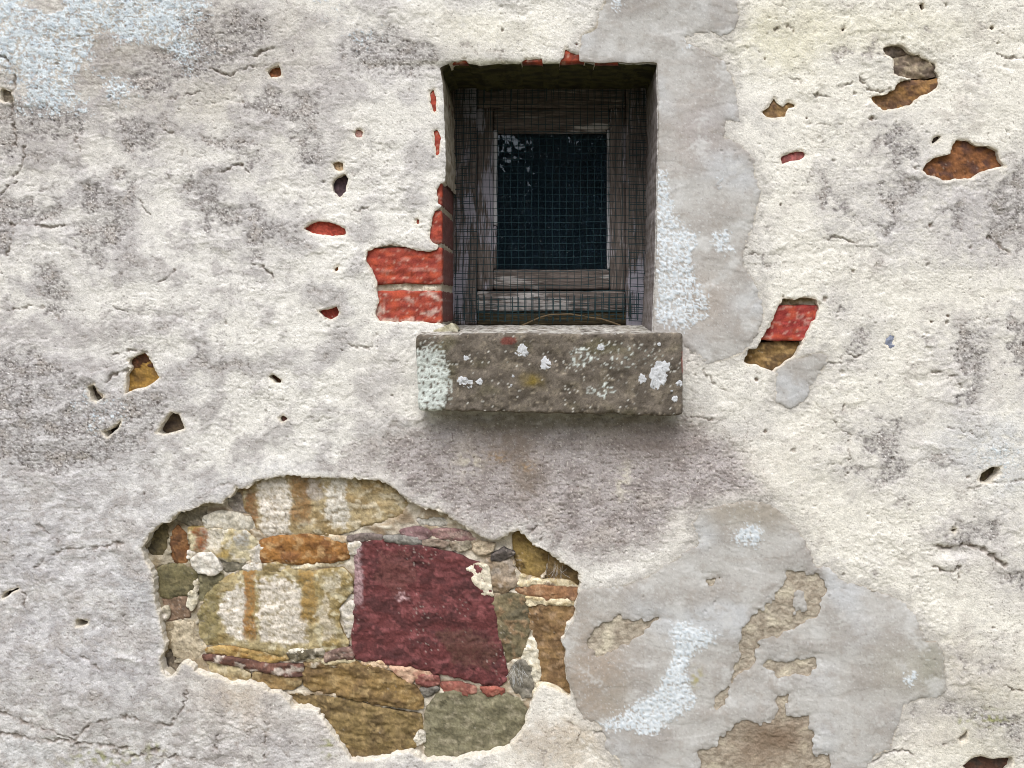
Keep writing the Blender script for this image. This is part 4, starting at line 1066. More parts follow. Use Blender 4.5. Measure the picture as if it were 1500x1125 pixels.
# ---- mortar in the big bare patch
mp = [(190, 680), (870, 680), (870, 1150), (190, 1150)]
xs, ys, x, y = sub_grid(mp, 2.2, 0)
d = sdf(BIGHOLE, x, y) + 26
a4, a10, a25 = pn(x / 5, y / 4.5, 50), pn(x / 12, y / 9, 51), pn(x / 28, y / 24, 52)
hm_ = -20.0 + 2.4 * a25 + 2.0 * a10 + 1.1 * a4 + 0.5 * pn(x / 2.6, y / 2.6, 53)
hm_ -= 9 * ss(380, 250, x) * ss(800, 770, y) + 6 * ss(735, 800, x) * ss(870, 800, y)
hm_ -= 7 * np.exp(-(((x - 245) / 18) ** 2 + ((y - 975) / 18) ** 2))
cm = mixc(np.broadcast_to(C(200, 189, 172), x.shape + (3,)), C(166, 148, 124), ss(-.3, .5, a25 + .4 * a10))
cm = mixc(cm, C(222, 212, 194), ss(.1, .7, a10 + .4 * a4))
cm = mixc(cm, C(138, 116, 90), ss(.15, .6, pn(x / 40, y / 18, 54) + .3 * a10) * .75)
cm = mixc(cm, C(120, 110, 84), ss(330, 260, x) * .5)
cm = mixc(cm, C(206, 160, 124), ss(.2, .7, pn(x / 26, y / 16, 55)) * np.exp(-(((x - 660) / 90) ** 2 + ((y - 1005) / 26) ** 2)))
for sp in STONES:
    ds = sdf(sp['poly'], x, y)
    hm_ = np.where(ds > 0.2 + 1.6 * a10 + 1.4 * a25, np.minimum(hm_, sp['h'] - sp['bulge'] - 9), hm_)
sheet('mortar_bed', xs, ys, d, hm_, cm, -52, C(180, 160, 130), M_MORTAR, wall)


# ---- stones
def stone(spec, i, name='stone', mat=None):
    poly = spec['poly']
    P = np.array(poly)
    ext = max(np.ptp(P[:, 0]), np.ptp(P[:, 1]))
    step = 2.0 if ext > 40 else 1.4
    xs, ys, x, y = sub_grid(poly, step, 5)
    s0 = 60 + i * 7
    b10, b4, b2 = pn(x / 12, y / 10, s0), pn(x / 5.5, y / 4.5, s0 + 1), pn(x / 2.8, y / 2.6, s0 + 2)
    nz = spec['noise']
    b25, b50 = pn(x / nz, y / (nz * .8), s0 + 3), pn(x / 55, y / 50, s0 + 4)
    d = sdf(poly, x, y) + 1.0 * b10 + 0.9 * b4 + 2.0
    dd = np.maximum(d, 0)
    h = spec['h'] + spec['bulge'] * 0.55 * (1 - np.exp(-dd / (spec['rnd'] * .5))) - spec['bulge'] * .55 - 1.8 * np.exp(-dd / 1.2)
    h += spec['rough'] * (0.7 * b25 + 0.35 * b10 + 0.3 * b4 + 0.30 * b2 - 1.0 * np.maximum(0, b4 - .35)) + 1.2 * b50
    qs = pn((x + 7 * b25) / 40, (y + 7 * b10) / 24, s0 + 15) + .45 * b10 + .2 * b4
    for th in (-.3, .05, .4):
        h += 0.9 * spec['rough'] * ss(th - .025, th + .025, qs)
    h -= 1.2 * spec['rough']
    cx0, cy0 = P.mean(0)
    h += rng.uniform(-2.2, 1.2) + (x - cx0) / max(ext, 30) * rng.uniform(-3, 3) + (y - cy0) / max(ext, 30) * rng.uniform(-3, 3)
    fr_h = np.full(x.shape, 9.0, np.float32)
    for q_ in range(8):
        an = rng.uniform(0, 6.283)
        sl = rng.uniform(0.2, 1.0) * spec['rough'] * 0.055
        fr_h = np.minimum(fr_h, (np.cos(an) * (x + 5 * b25 - cx0) + np.sin(an) * (y + 5 * b25 - cy0)) * sl + rng.uniform(0.2, 0.7) * ext * 0.02)
    h += np.clip(fr_h, -5, 4) - 1.0
    ck = pn((x + 8 * b25) / 44, (y + 6 * b10) / 26, s0 + 9)
    h -= 1.6 * np.exp(-(ck / 0.02) ** 2) * ss(-.1, .3, b50)
    if ext > 180:
        w1 = np.sin(0) + pn(x / 60, y / 60, s0 + 12)
        aa = -0.55 + 0.9 * w1
        u2, v2 = x * np.cos(aa) + y * np.sin(aa), -x * np.sin(aa) + y * np.cos(aa)
        h += 0.9 * spec['rough'] * (pn(u2 / 30, v2 / 6, s0 + 13) + .5 * pn(u2 / 12, v2 / 3.2, s0 + 14)) * ss(-.4, .4, b50 + .4 * b25)
    if spec['strata']:
        an = spec.get('dir', rng.uniform(-0.12, 0.2))
        v = y * math.cos(an) - x * math.sin(an)
        u = x * math.cos(an) + y * math.sin(an)
        qq = pn((u + 9 * b25) / 48, (v + 4 * b10) / 7.5, s0 + 5)
        h += spec['strata'] * (0.9 * np.tanh((qq - 0.1) / 0.08) + 0.8 * np.tanh((qq + .35) / 0.08) + 0.8 * pn(u / 24, v / 3.4, s0 + 6))
    c0, c1_, c2_ = (list(spec['cols']) + [spec['cols'][-1]])[:3]
    c = mixc(np.broadcast_to(c0, x.shape + (3,)), c1_, ss(-.25, .5, b25 + .35 * b10))
    c = mixc(c, (c0 + c1_) * .36, ss(.25, .6, pn(x / 22, y / 15, s0 + 16) + .5 * b10) * spec.get('mott', .55))
    c = mixc(c, c2_, ss(.12, .5, pn(x / 16, y / 13, s0 + 8) + .4 * b4) * .8)
    for pp, scol in spec.get('pale', ()):
        m = ss(-3.5, 3.5, sdf(pp, x + 7 * b25 + 4 * b10, y + 6 * b10 + 3 * b4) + 3 * b4 + 1.5 * b2)
        c = mixc(c, scol * (1 + .10 * b25 + .08 * b10)[..., None], np.clip(m * (0.85 + .5 * b4 + .4 * b2 + .3 * b10), 0, 1) * .92)
    for sx_, sw, scol, y0, y1 in spec['stripes']:
        m = ss(sw + 2.5, sw - 2.5, np.abs(x + 5 * b25 + 3.5 * b10 + 2.5 * b4 - sx_)) * ss(y0 - 6, y0 + 8, y + 4 * b10) * ss(y1 + 8, y1 - 10, y + 8 * b10 + 6 * b4)
        c = mixc(c, scol, np.clip(m * (0.9 + .5 * b4 + .4 * b2 + .3 * b10), 0, 1) * .92)
    c = c * (1 + 0.20 * b4 + 0.30 * b2 + 0.14 * b10)[..., None]
    c = mixc(c, c * 0.42, np.exp(-(ck / 0.022) ** 2) * ss(-.1, .3, b50) * .8)
    for th in (-.3, .05, .4):
        c = mixc(c, c * 0.62, np.exp(-((qs - th) / 0.03) ** 2) * .55 * ss(-.3, .3, b25))
    c = mixc(c, c * 0.5, ss(.5, .8, pn(x / 3.1, y / 2.8, s0 + 10)) * .6)
    c = mixc(c, C(206, 196, 184), ss(.55, .85, pn(x / 3.6, y / 3.2, s0 + 11) + .5 * b50 - .25) * .4)
    o = sheet(name, xs, ys, d, h, c, -50.0, c1_ * 0.9, mat or M_STONE, wall)
    if spec.get('label'):
        o['label'] = spec['label']
    return o


for i, sp in enumerate(STONES):
    stone(sp, i)


def grow(poly, k, add=4):
    P = np.array(poly, float)
    c = P.mean(0)
    v = P - c
    L = np.linalg.norm(v, axis=1, keepdims=True)
    return [tuple(p) for p in c + v * k + v / np.maximum(L, 1e-6) * add]


for j, (p, cc, hh, kk) in enumerate(HOLES):
    sp = dict(poly=grow(p, 1.12), cols=(cc[0], cc[1], cc[0] * 1.15), h=hh, bulge=2.0, rough=1.0, strata=0.2, stripes=(), rnd=4.0, noise=16.0)
    stone(sp, 70 + j, 'brick' if kk == 'brick' else 'stone', M_BRICK if kk == 'brick' else M_STONE)  # the all-dark pieces stand in for shade in empty cavities

# ---- lumps of pale mortar sitting between the stones
LUMPS = [(ZS4([(335, 632), (380, 592), (470, 588), (508, 640), (536, 690), (500, 720), (380, 712), (350, 680)]), -3, (C(222, 216, 206), C(204, 196, 184))),
         (ZS4([(308, 870), (330, 842), (360, 850), (362, 920), (335, 955), (306, 940)]), -8, (C(214, 206, 186), C(190, 180, 156))),
         (ZS4([(725, 580), (775, 535), (800, 570), (800, 650), (760, 665), (720, 640)]), -11, (WHT, PALE)),
         (ZS4([(308, 578), (340, 580), (356, 600), (330, 636), (306, 616)]), -11, (WHT, PALE)),
         (ZS4([(50, 630), (120, 600), (180, 590), (195, 630), (140, 664), (70, 662)]), -19, (PALE, C(176, 164, 140))),
         (ZS4([(660, 690), (700, 660), (790, 668), (800, 700), (700, 714)]), -12, (WHT, PALE)),
         (ZS4([(1360, 520), (1400, 505), (1432, 530), (1412, 590), (1370, 600)]), -11, (WHT, PALE)),
         (ZS4([(1320, 920), (1386, 780), (1402, 860), (1400, 960), (1350, 990), (1330, 1060), (1284, 1000), (1300, 940)]), -13, (WHT, PALE)),
         (ZS5([(170, 205), (260, 200), (350, 185), (378, 330), (424, 368), (400, 424), (310, 452), (215, 425), (185, 330)]), -12, (C(196, 182, 158), C(174, 160, 136))),
         (ZS5([(1290, 110), (1390, 60), (1392, 200), (1382, 290), (1350, 300), (1330, 200)]), -12, (WHT, PALE)),
         ([(682, 834), (700, 830), (713, 832), (715, 842), (717, 858), (720, 876), (708, 877), (699, 862), (690, 848)], -7, (C(226, 216, 196), C(208, 196, 172))),
         ([(763, 972), (773, 948), (777, 934), (786, 946), (789, 974), (792, 998), (784, 1006), (778, 990), (768, 978)], -11, (C(226, 218, 200), C(200, 188, 164))),
         (ZB2([(838, 826), (860, 770), (900, 766), (950, 786), (1010, 830), (980, 850), (880, 850)]), -9, (C(224, 212, 188), C(200, 186, 160))),
         (ZB2([(318, 1010), (340, 975), (362, 990), (360, 1030), (330, 1036)]), -7, (C(230, 222, 208), C(206, 198, 184))),
         (ZB2([(80, 680), (130, 664), (180, 680), (198, 714), (150, 726), (110, 706)]), -9, (C(216, 190, 160), C(196, 164, 132))),
         (ZB2([(205, 692), (290, 696), (410, 722), (400, 742), (320, 736), (300, 770), (250, 730)]), -9, (C(210, 176, 150), C(180, 136, 116))),
         (ZS6([(1010, 450), (1040, 425), (1150, 455), (1310, 456), (1372, 495), (1260, 488), (1130, 478), (1030, 476)]), -11, (C(222, 208, 178), C(198, 178, 140))),
         (ZS6([(1060, 550), (1130, 556), (1240, 566), (1350, 560), (1356, 592), (1230, 592), (1150, 580), (1080, 598)]), -11, (C(222, 208, 178), C(198, 178, 140))),
         (ZS6([(744, 236), (800, 226), (886, 240), (870, 280), (810, 306), (760, 276)]), -13, (C(196, 180, 156), C(170, 152, 130))),
         (ZS4([(1110, 470), (1200, 470), (1340, 486), (1360, 520), (1300, 516), (1200, 500), (1130, 488)]), -12, (C(216, 200, 176), C(194, 172, 142))),
         (ZS4([(885, 640), (940, 640), (1040, 650), (1200, 660), (1350, 640), (1330, 668), (1180, 690), (1050, 690), (930, 668)]), -12, (C(216, 204, 180), C(194, 176, 144))),
         (ZS5([(970, 385), (1080, 370), (1140, 372), (1060, 395), (985, 402)]), -9, (C(224, 216, 200), C(200, 190, 172))),
         (ZS5([(1060, 420), (1110, 440), (1230, 450), (1380, 440), (1400, 460), (1250, 472), (1090, 460)]), -12, (C(210, 196, 164), C(184, 164, 128))),
         ([(608, 492), (640, 484), (662, 474), (668, 484), (650, 494), (620, 498)], 6, (C(188, 182, 160), C(160, 152, 126))),
         ([(572, 416), (588, 412), (606, 418), (634, 416), (640, 422), (630, 428), (600, 426), (576, 424)], -3.5, (C(216, 206, 188), C(190, 178, 156))),
         (ZS4([(340, 800), (366, 760), (376, 800), (362, 850), (346, 846)]), -13, (PALE, C(160, 150, 118))),
         (Z4([(416, 580), (440, 562), (466, 580), (468, 608), (446, 622), (428, 610)]), -2, (C(200, 186, 168), C(180, 164, 146))),
         ([(240, 985), (248, 992), (256, 999), (250, 1004), (242, 1002)], 3, (WHT, PALE))]
for j, (p, hh, cc) in enumerate(LUMPS):
    sp = dict(poly=p, cols=(cc[0], cc[1], cc[0] * 1.05), h=hh - 2.0 - rng.uniform(0, 2), bulge=2.5, rough=1.4, strata=0.0, stripes=(), rnd=4.0, noise=12.0)
    stone(sp, 120 + j, 'mortar_lump', M_MORTAR)


# ---- bricks of the window jamb and lintel
def brick(x0, x1, y0, y1, h, back, seed, cols=(C(162, 74, 59), C(136, 59, 50)), side=C(108, 80, 76), r=0.0035, lime=0.35):
    V, F = lattice_box((wx(x0), -h * 0.001, wz(y1)), (wx(x1), back, wz(y0)), 0.0035, r)
    px, py, dy = V[:, 0] / S, V[:, 2] / S, V[:, 1] / S
    fr = V[:, 1] < (-h * 0.001 + 0.006)
    nz = 1.1 * pn(px / 18, py / 12, seed) + 0.7 * pn(px / 7, py / 6, seed + 1) + 0.35 * pn(px / 3.4, py / 3, seed + 2)
    nz -= 2.6 * ss(.35, .75, pn(px / 24, py / 14, seed + 12) + .3 * pn(px / 6, py / 5, seed + 13))
    nz += 1.2 * ss(-.03, .03, pn(px / 26, py / 9, seed + 17) + .3 * pn(px / 7, py / 5, seed + 18))
    V[:, 1] -= np.where(fr, nz * 0.0009, 0)
    edge = 1.5 * pn(px / 22, dy / 20, seed + 3)
    V[:, 2] += 0.0012 * edge
    rt = V[:, 0] > wx(x1) - 0.004
    V[:, 0] += np.where(rt, 0.0012 * (pn(dy / 14, py / 10, seed + 4) + .5 * pn(dy / 5, py / 4, seed + 6)), 0)
    c = mixc(np.broadcast_to(cols[0], V.shape), cols[1], ss(-.2, .5, pn(px / 14 + dy / 9, py / 9, seed + 5) + .5 * pn(px / 5, py / 4, seed + 7)))
    c = mixc(c, C(184, 84, 58), ss(.0, .6, pn(px / 20, py / 12, seed + 14)) * .7)
    c = mixc(c, C(204, 180, 166), ss(.35 - .3 * (lime > .5), .7, pn(px / 26, py / 10, seed + 15) + .35 * pn(px / 4, py / 4, seed + 16)) * lime)
    c = mixc(c, C(210, 172, 152), ss(.45, .75, pn(px / 6, py / 5, seed + 8)) * .55)
    c = mixc(c, C(110, 46, 34), ss(.45, .75, pn(px / 8, py / 7, seed + 9)) * .7)
    sm = ss(0.004, 0.02, V[:, 1] + h * 0.001)
    c = mixc(c, np.broadcast_to(side, V.shape), sm * .85)
    return mesh_np('brick', V, F, M_BRICK, wall, c)


for j, (x0, x1, y0, y1, h) in enumerate([(515, 647.5, 362, 416, -4.0), (528, 647, 425.5, 473, -4.5), (585, 647, 308, 357, -4.0), (570, 647, 254, 301, -5.5), (585, 648, 190, 240, -4.0), (570, 648, 131, 182, -4.0)]):
    brick(x0, x1, y0, y1, h, 0.215, 300 + j * 11, lime=0.8 if j == 1 else 0.25)
for j, (x0, x1, y0, y1) in enumerate([(640, 704, 40, 91), (748, 806, 40, 90.5), (810, 866, 40, 89.5), (869, 926, 40, 90.5)]):
    brick(x0, x1, y0, y1, -7.5, 0.03, 380 + j * 11, cols=(C(160, 76, 58), C(110, 58, 48)))
brick(*[1000 + 330 / 3, 1000 + 610 / 3], 375 + 214 / 3, 375 + 372 / 3, -9, 0.05, 440, cols=(C(160, 66, 60), C(140, 54, 50)))
V, F = lattice_box((wx(520), 0.0105, wz(482)), (wx(646), 0.215, wz(120)), 0.006, 0.003)
px, py, dy = V[:, 0] / S, V[:, 2] / S, V[:, 1] / S
V[:, 1] += 0.0015 * pn(px / 8, py / 6, 450)
V[:, 0] += 0.001 * pn(dy / 8, py / 6, 451)
mesh_np('brick_mortar', V, F, M_MORTAR, wall, mixc(np.broadcast_to(C(206, 196, 178), V.shape), C(170, 156, 134), ss(-.3, .5, pn(px / 9, py / 7, 452))))

V, F = lattice_box((wx(630), 0.031, wz(91.5)), (wx(975), 0.225, wz(60)), 0.006, 0.004)
px, py, dy = V[:, 0] / S, V[:, 2] / S, V[:, 1] / S
V[:, 2] += 0.0015 * pn(px / 16, dy / 14, 455)
mesh_np('lintel', V, F, M_PLASTER, wall, mixc(np.broadcast_to(C(76, 74, 46), V.shape), C(48, 46, 34), ss(-.4, .5, pn(px / 20, dy / 16, 456))))

# ---- stone window sill
x0, x1 = 606.0, 1000.0
k_f = (DIST - 0.05) / DIST
lo = np.array([wx(609) * k_f, -0.050, EYE + (VY - 609) * S * k_f])
hi = np.array([wx(1000.5) * k_f, 0.205, EYE + (VY - 489) * S * k_f])
V, F = lattice_box(lo, hi, 0.0028, 0.0055)
px, py, dy = V[:, 0] / S, V[:, 2] / S, V[:, 1] / S
frac = (V[:, 0] - lo[0]) / (hi[0] - lo[0])
tz = (V[:, 2] - lo[2]) / (hi[2] - lo[2])
V[:, 2] += (1 - tz) * (0.010 * (1 - frac) - 0.001 + 0.0030 * pn(px / 34, 0 * px, 461) + 0.0012 * pn(px / 9, dy / 9, 460))         # uneven underside
V[:, 2] += tz * (np.maximum(V[:, 1] + 0.05, 0) * 0.045 + 0.0015 * pn(px / 40, dy / 30, 462) - 0.003 * ss(.3, .0, frac) * ss(0.02, -0.05, V[:, 1]))
V[:, 0] += (1 - tz) * np.where(frac < .5, 0.004, 0) * (1 - frac) + np.where(frac < .02, 0.0018, 0) * pn(py / 16, dy / 16, 463)
chip = ss(.25, .6, pn(px / 16, dy / 16, 457) + .4 * pn(px / 6, py / 6, 456)) * ss(.86, 1.0, np.abs(tz * 2 - 1))
V[:, 1] += 0.004 * chip * (V[:, 1] < -0.02)
fr = ss(-0.030, -0.048, V[:, 1])


def sill_face(px, py):
    n_ = 2.4 * pn(px / 70, py / 40, 464) + 1.0 * ss(-.03, .03, pn(px / 34, py / 20, 459) + .3 * pn(px / 8, py / 7, 458)) + 1.1 * pn(px / 18, py / 15, 465) + 0.7 * pn(px / 7, py / 6.5, 466) + 0.55 * pn(px / 3.3, py / 3.1, 467)
    return n_ - 2.2 * ss(.5, .8, pn(px / 9, py / 8, 468))


nz = sill_face(px, py)
V[:, 1] -= fr * nz * 0.001
tp = ss(.9, 1., tz) * (1 - fr)
V[:, 2] += tp * 0.001 * (0.9 * pn(px / 14, dy / 12, 469) + .6 * pn(px / 5, dy / 5, 470))
PXs, PYs = VX + V[:, 0] / S / k_f, VY - (V[:, 2] - EYE) / S / k_f
q10, q4, q25, q2 = pn(PXs / 12, PYs / 11, 471), pn(PXs / 5, PYs / 4.6, 472), pn(PXs / 30, PYs / 26, 473), pn(PXs / 2.8, PYs / 2.6, 474)
c = mixc(np.broadcast_to(C(112, 103, 93), V.shape), C(90, 82, 73), ss(-.4, .5, q25 + .4 * q10))
c = mixc(c, C(128, 118, 104), ss(.1, .7, pn(PXs / 20, PYs / 20, 475) + .3 * q4) * .8)
c = mixc(c, C(100, 95, 72), ss(.2, .8, pn(PXs / 44, PYs / 30, 476)) * .6)
c = mixc(c, C(164, 152, 134), ss(.45, .75, q4) * .6)
c = mixc(c, C(74, 66, 56), ss(.4, .7, q2 + .3 * q10) * .7)
c = mixc(c, C(218, 216, 208), ss(.70, .85, pn(PXs / 2.8, PYs / 2.6, 477) + .25 * q25) * .8)
spl = lambda cx, cy, rx, ry: np.exp(-(((PXs + 4 * q10 - cx) / rx) ** 2 + ((PYs + 4 * q10 - cy) / ry) ** 2))
lmask = ss(.38, .6, np.clip(spl(630, 560, 26, 50) * 1.4, 0, .62) + .34 * q4 + .2 * q2) * spl(630, 560, 30, 50) ** .2
lmask = np.maximum(lmask, ss(.5, .7, np.clip(spl(910, 520, 50, 18), 0, .36) + .45 * q4) * ss(.05, .3, spl(910, 520, 50, 18)))
lmask = np.maximum(lmask, ss(.5, .7, np.clip(spl(850, 525, 18, 16), 0, .5) + .45 * q4) * ss(.05, .3, spl(850, 525, 18, 16)))
lmask = np.maximum(lmask, ss(.5, .7, np.clip(spl(880, 572, 22, 10), 0, .5) + .45 * q4) * ss(.05, .3, spl(880, 572, 22, 10)))
c = mixc(c, C(206, 212, 206), lmask)
V[:, 1] -= fr * lmask * 0.0008
c = mixc(c, C(120, 102, 40), spl(778, 558, 14, 9) * .9)
c = mixc(c, C(206, 202, 194), tp * ss(-.45, .35, pn(px / 16, dy / 5, 478) + .5 * pn(px / 5, dy / 4, 479)) * .8)
c = mixc(c, C(112, 62, 54), ss(.45, .62, np.exp(-(((PXs - 745) / 14) ** 2 + ((PYs - 499) / 8) ** 2)) + .22 * q4) * fr * .9)
c = mixc(c, C(150, 62, 54), ss(.45, .62, np.exp(-(((PXs - 1002) / 4) ** 2 + ((PYs - 530) / 24) ** 2)) + .22 * q4) * .8)
sill = mesh_np('window_sill', V, F, M_SILL, wall, c)
sill['label'] = 'brown stone window sill spotted with white lichen'

# lichen rosettes on the sill (px on its front)
ROS = zoom(500, 375, 3, [(795, 418), (897, 472), (548, 448), (532, 548), (562, 562), (608, 552), (1140, 402), (1322, 540), (1392, 535), (1410, 490), (1465, 628), (1396, 388), (1485, 560), (755, 528), (748, 568), (1452, 594)])
RAD = [28, 24, 12, 22, 18, 15, 16, 17, 38, 32, 14, 8, 14, 6, 6, 6]
for j, ((cx, cy), r) in enumerate(zip(ROS, RAD)):
    r = r / 3 * 0.98
    n = 30
    ang_ = np.linspace(0, 2 * np.pi, n, endpoint=False)
    rr_ = 1 + .10 * np.sin(3 * ang_ + j) + .08 * np.sin(7 * ang_ + 2 * j) + rng.uniform(-.16, .16, n)
    sq = 1.25 if j in (1, 7, 8) else 1.0
    rings = [(1.05, -1.0), (1.0, 0.2), (0.86, 0.5), (0.66, 0.55), (0.45, 0.4), (0.24, 0.5), (0.04, 0.45)]
    vv = []
    for ring, hh in rings:
        x_ = wx(cx + r * ring * rr_ * np.cos(ang_)) * k_f
        z_ = EYE + (VY - (cy + r * ring * sq * rr_ * np.sin(ang_))) * S * k_f
        jt = rng.uniform(-.35, .35, n) if 0 < ring < 1.05 else 0
        y_ = -0.050 - (sill_face(x_ / S, z_ / S) + hh + jt) * 0.001
        vv.append(np.stack([x_, y_, z_], 1))
    vv = np.concatenate(vv)
    ff = [(k_ * n + q_, k_ * n + (q_ + 1) % n, (k_ + 1) * n + (q_ + 1) % n, (k_ + 1) * n + q_) for k_ in range(len(rings) - 1) for q_ in range(n)]
    cc_ = C(212, 213, 216) * rng.uniform(.78, 1.08, (len(vv), 1))
    lo_ = mesh_np('lichen', vv, np.array(ff), M_LICHEN, sill, cc_)
    lo_.location = (0, 0, 0)

# ---------------------------------------------------------------- the window
FD = 0.200      # depth of the frame's face behind the wall face


def wood_mat(name, axis, dark, mid, light, paint, pamt):
    m, t, p = new_mat(name)
    N, Lk = t.nodes, t.links
    tc = N.new('ShaderNodeTexCoord')
    mp_ = N.new('ShaderNodeMapping')
    sc = [170.0, 170.0, 170.0]
    sc[axis] = 10.0
    mp_.inputs['Scale'].default_value = sc
    Lk.new(tc.outputs['Object'], mp_.inputs['Vector'])
    n1 = N.new('ShaderNodeTexNoise')
    n1.inputs['Scale'].default_value = 1.6
    n1.inputs['Detail'].default_value = 6
    n1.inputs['Roughness'].default_value = .65
    n1.inputs['Distortion'].default_value = 1.1
    Lk.new(mp_.outputs[0], n1.inputs['Vector'])
    cr_ = N.new('ShaderNodeValToRGB')
    e = cr_.color_ramp.elements
    e[0].position, e[0].color = .28, (*dark, 1)
    e[1].position, e[1].color = .72, (*light, 1)
    e.new(.5).color = (*mid, 1)
    Lk.new(n1.outputs['Fac'], cr_.inputs[0])
    n2_ = N.new('ShaderNodeTexNoise')
    n2_.inputs['Scale'].default_value = 14
    n2_.inputs['Detail'].default_value = 5
    mp2 = N.new('ShaderNodeMapping')
    s2 = [1.6, 1.6, 1.6]
    s2[axis] = .5
    mp2.inputs['Scale'].default_value = s2
    Lk.new(tc.outputs['Object'], mp2.inputs['Vector'])
    Lk.new(mp2.outputs[0], n2_.inputs['Vector'])
    ad = N.new('ShaderNodeMath')
    ad.operation = 'MULTIPLY_ADD'
    Lk.new(n1.outputs['Fac'], ad.inputs[0])
    ad.inputs[1].default_value = 0.45
    Lk.new(n2_.outputs['Fac'], ad.inputs[2])
    mr = N.new('ShaderNodeMapRange')
    mr.inputs['From Min'].default_value = 1.0 - pamt
    mr.inputs['From Max'].default_value = 1.06 - pamt
    Lk.new(ad.outputs[0], mr.inputs['Value'])
    mx = N.new('ShaderNodeMix')
    mx.data_type = 'RGBA'
    Lk.new(mr.outputs[0], mx.inputs[0])
    Lk.new(cr_.outputs[0], mx.inputs[6])
    mx.inputs[7].default_value = (*paint, 1)
    Lk.new(mx.outputs[2], p.inputs['Base Color'])
    bp = N.new('ShaderNodeBump')
    bp.inputs['Strength'].default_value = .8
    bp.inputs['Distance'].default_value = .0025
    Lk.new(n1.outputs['Fac'], bp.inputs['Height'])
    Lk.new(bp.outputs[0], p.inputs['Normal'])
    p.inputs['Roughness'].default_value = .85
    p.inputs['Specular IOR Level'].default_value = .2
    return m


cw = (C(54, 49, 46), C(106, 96, 90), C(148, 136, 129))
M_WV = wood_mat('weathered_wood_upright', 2, *cw, C(176, 170, 176), .22)
M_WV2 = wood_mat('weathered_wood_flaking_paint', 2, *cw, C(164, 160, 170), .25)
M_WH = wood_mat('weathered_wood_level', 0, *cw, C(180, 174, 170), .20)

window = empty('window', (wx(805), 0.21, wz(478)))
tag(window, 'small weathered brown wooden window with one dark pane', 'window')


def member(name, px0, px1, py0, py1, d0, d1, mat, r=0.003, wave=0.0008, label=None):
    a, zt = at_depth(px0, py0, d0)
    b, zb = at_depth(px1, py1, d0)
    V, F = lattice_box((a, d0, zb), (b, d1, zt), 0.005, r)
    vert = (py1 - py0) > (px1 - px0)
    u, v = (V[:, 2] / S, V[:, 0] / S) if vert else (V[:, 0] / S, V[:, 2] / S)
    sd_ = random.randint(500, 900)
    V[:, 1] -= 0.001 * (0.7 * pn(u / 60, v / 5, sd_) + .4 * pn(u / 20, v / 3, sd_ + 1))
    k_ = pn(u / 40, 0 * u, sd_ + 2) * wave
    if vert:
        V[:, 0] += k_
    else:
        V[:, 2] += k_
    o = mesh_np(name, V, F, mat, window)
    if label:
        o['label'] = label
    return o


member('frame_jamb', 655, 698, 112, 476, FD, FD + .07, M_WV2)
member('frame_jamb', 917, 962, 112, 480, FD, FD + .07, M_WV2)
member('frame_head', 698.6, 916.4, 112, 157, FD + .002, FD + .07, M_WH)
member('sash_stile', 698.5, 722, 158, 425.5, FD + .012, FD + .055, M_WV2)
member('sash_stile', 894, 916.5, 158, 425.5, FD + .012, FD + .055, M_WV)
member('sash_rail', 722.6, 893.4, 158.5, 189, FD + .0135, FD + .053, M_WH)
member('sash_rail', 722.6, 893.4, 395, 424.5, FD + .0135, FD + .053, M_WH)
member('bottom_rail', 698.8, 916, 426.5, 456, FD + .001, FD + .07, M_WH)
M_ROT = wood_mat('rotten_wood_level', 0, C(34, 30, 22), C(66, 58, 42), C(112, 98, 72), C(150, 138, 116), .2)
member('threshold', 698.8, 930, 457, 477, FD + .006, FD + .07, M_ROT, wave=.0016, label='rotten mossy wooden threshold strip')
M_BEAD = wood_mat('pale_painted_bead', 2, C(90, 82, 76), C(140, 134, 132), C(170, 166, 168), C(196, 194, 196), .42)
member('glazing_bead', 722.5, 728, 189.5, 330, FD + .020, FD + .04, M_BEAD, r=.0015, wave=.0005)
member('glazing_bead', 722.5, 727, 331, 394.5, FD + .022, FD + .04, M_WV, r=.0015, wave=.0005)
member('glazing_bead', 889.5, 893.5, 189.5, 394.5, FD + .020, FD + .04, M_BEAD, r=.0015, wave=.0005)
member('glazing_bead', 728.5, 889, 189.5, 194, FD + .020, FD + .04, M_WH, r=.0015, wave=.0005)
# pane
gm, gt, gp = new_mat('window_glass')
gt.nodes.remove(gp)
N, Lk = gt.nodes, gt.links
gl = N.new('ShaderNodeBsdfGlossy')
gl.inputs['Roughness'].default_value = .006
gl.inputs['Color'].default_value = (.92, .95, 1, 1)
tr = N.new('ShaderNodeBsdfTransparent')
tr.inputs['Color'].default_value = (.80, .88, .92, 1)
fr_ = N.new('ShaderNodeFresnel')
fr_.inputs['IOR'].default_value = 1.5
df = N.new('ShaderNodeBsdfDiffuse')
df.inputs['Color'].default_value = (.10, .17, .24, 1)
ms = N.new('ShaderNodeMixShader')
ms2 = N.new('ShaderNodeMixShader')
dn = N.new('ShaderNodeTexNoise')
dn.inputs['Scale'].default_value = 30
dn.inputs['Detail'].default_value = 6
dr = N.new('ShaderNodeMapRange')
dr.inputs['From Min'].default_value = .45
dr.inputs['From Max'].default_value = .8
dr.inputs['To Min'].default_value = .045
dr.inputs['To Max'].default_value = .10
tcg = N.new('ShaderNodeTexCoord')
Lk.new(tcg.outputs['Object'], dn.inputs['Vector'])
Lk.new(dn.outputs['Fac'], dr.inputs['Value'])
Lk.new(fr_.outputs[0], ms.inputs[0])
Lk.new(tr.outputs[0], ms.inputs[1])
Lk.new(gl.outputs[0], ms.inputs[2])
Lk.new(dr.outputs[0], ms2.inputs[0])
Lk.new(ms.outputs[0], ms2.inputs[1])
Lk.new(df.outputs[0], ms2.inputs[2])
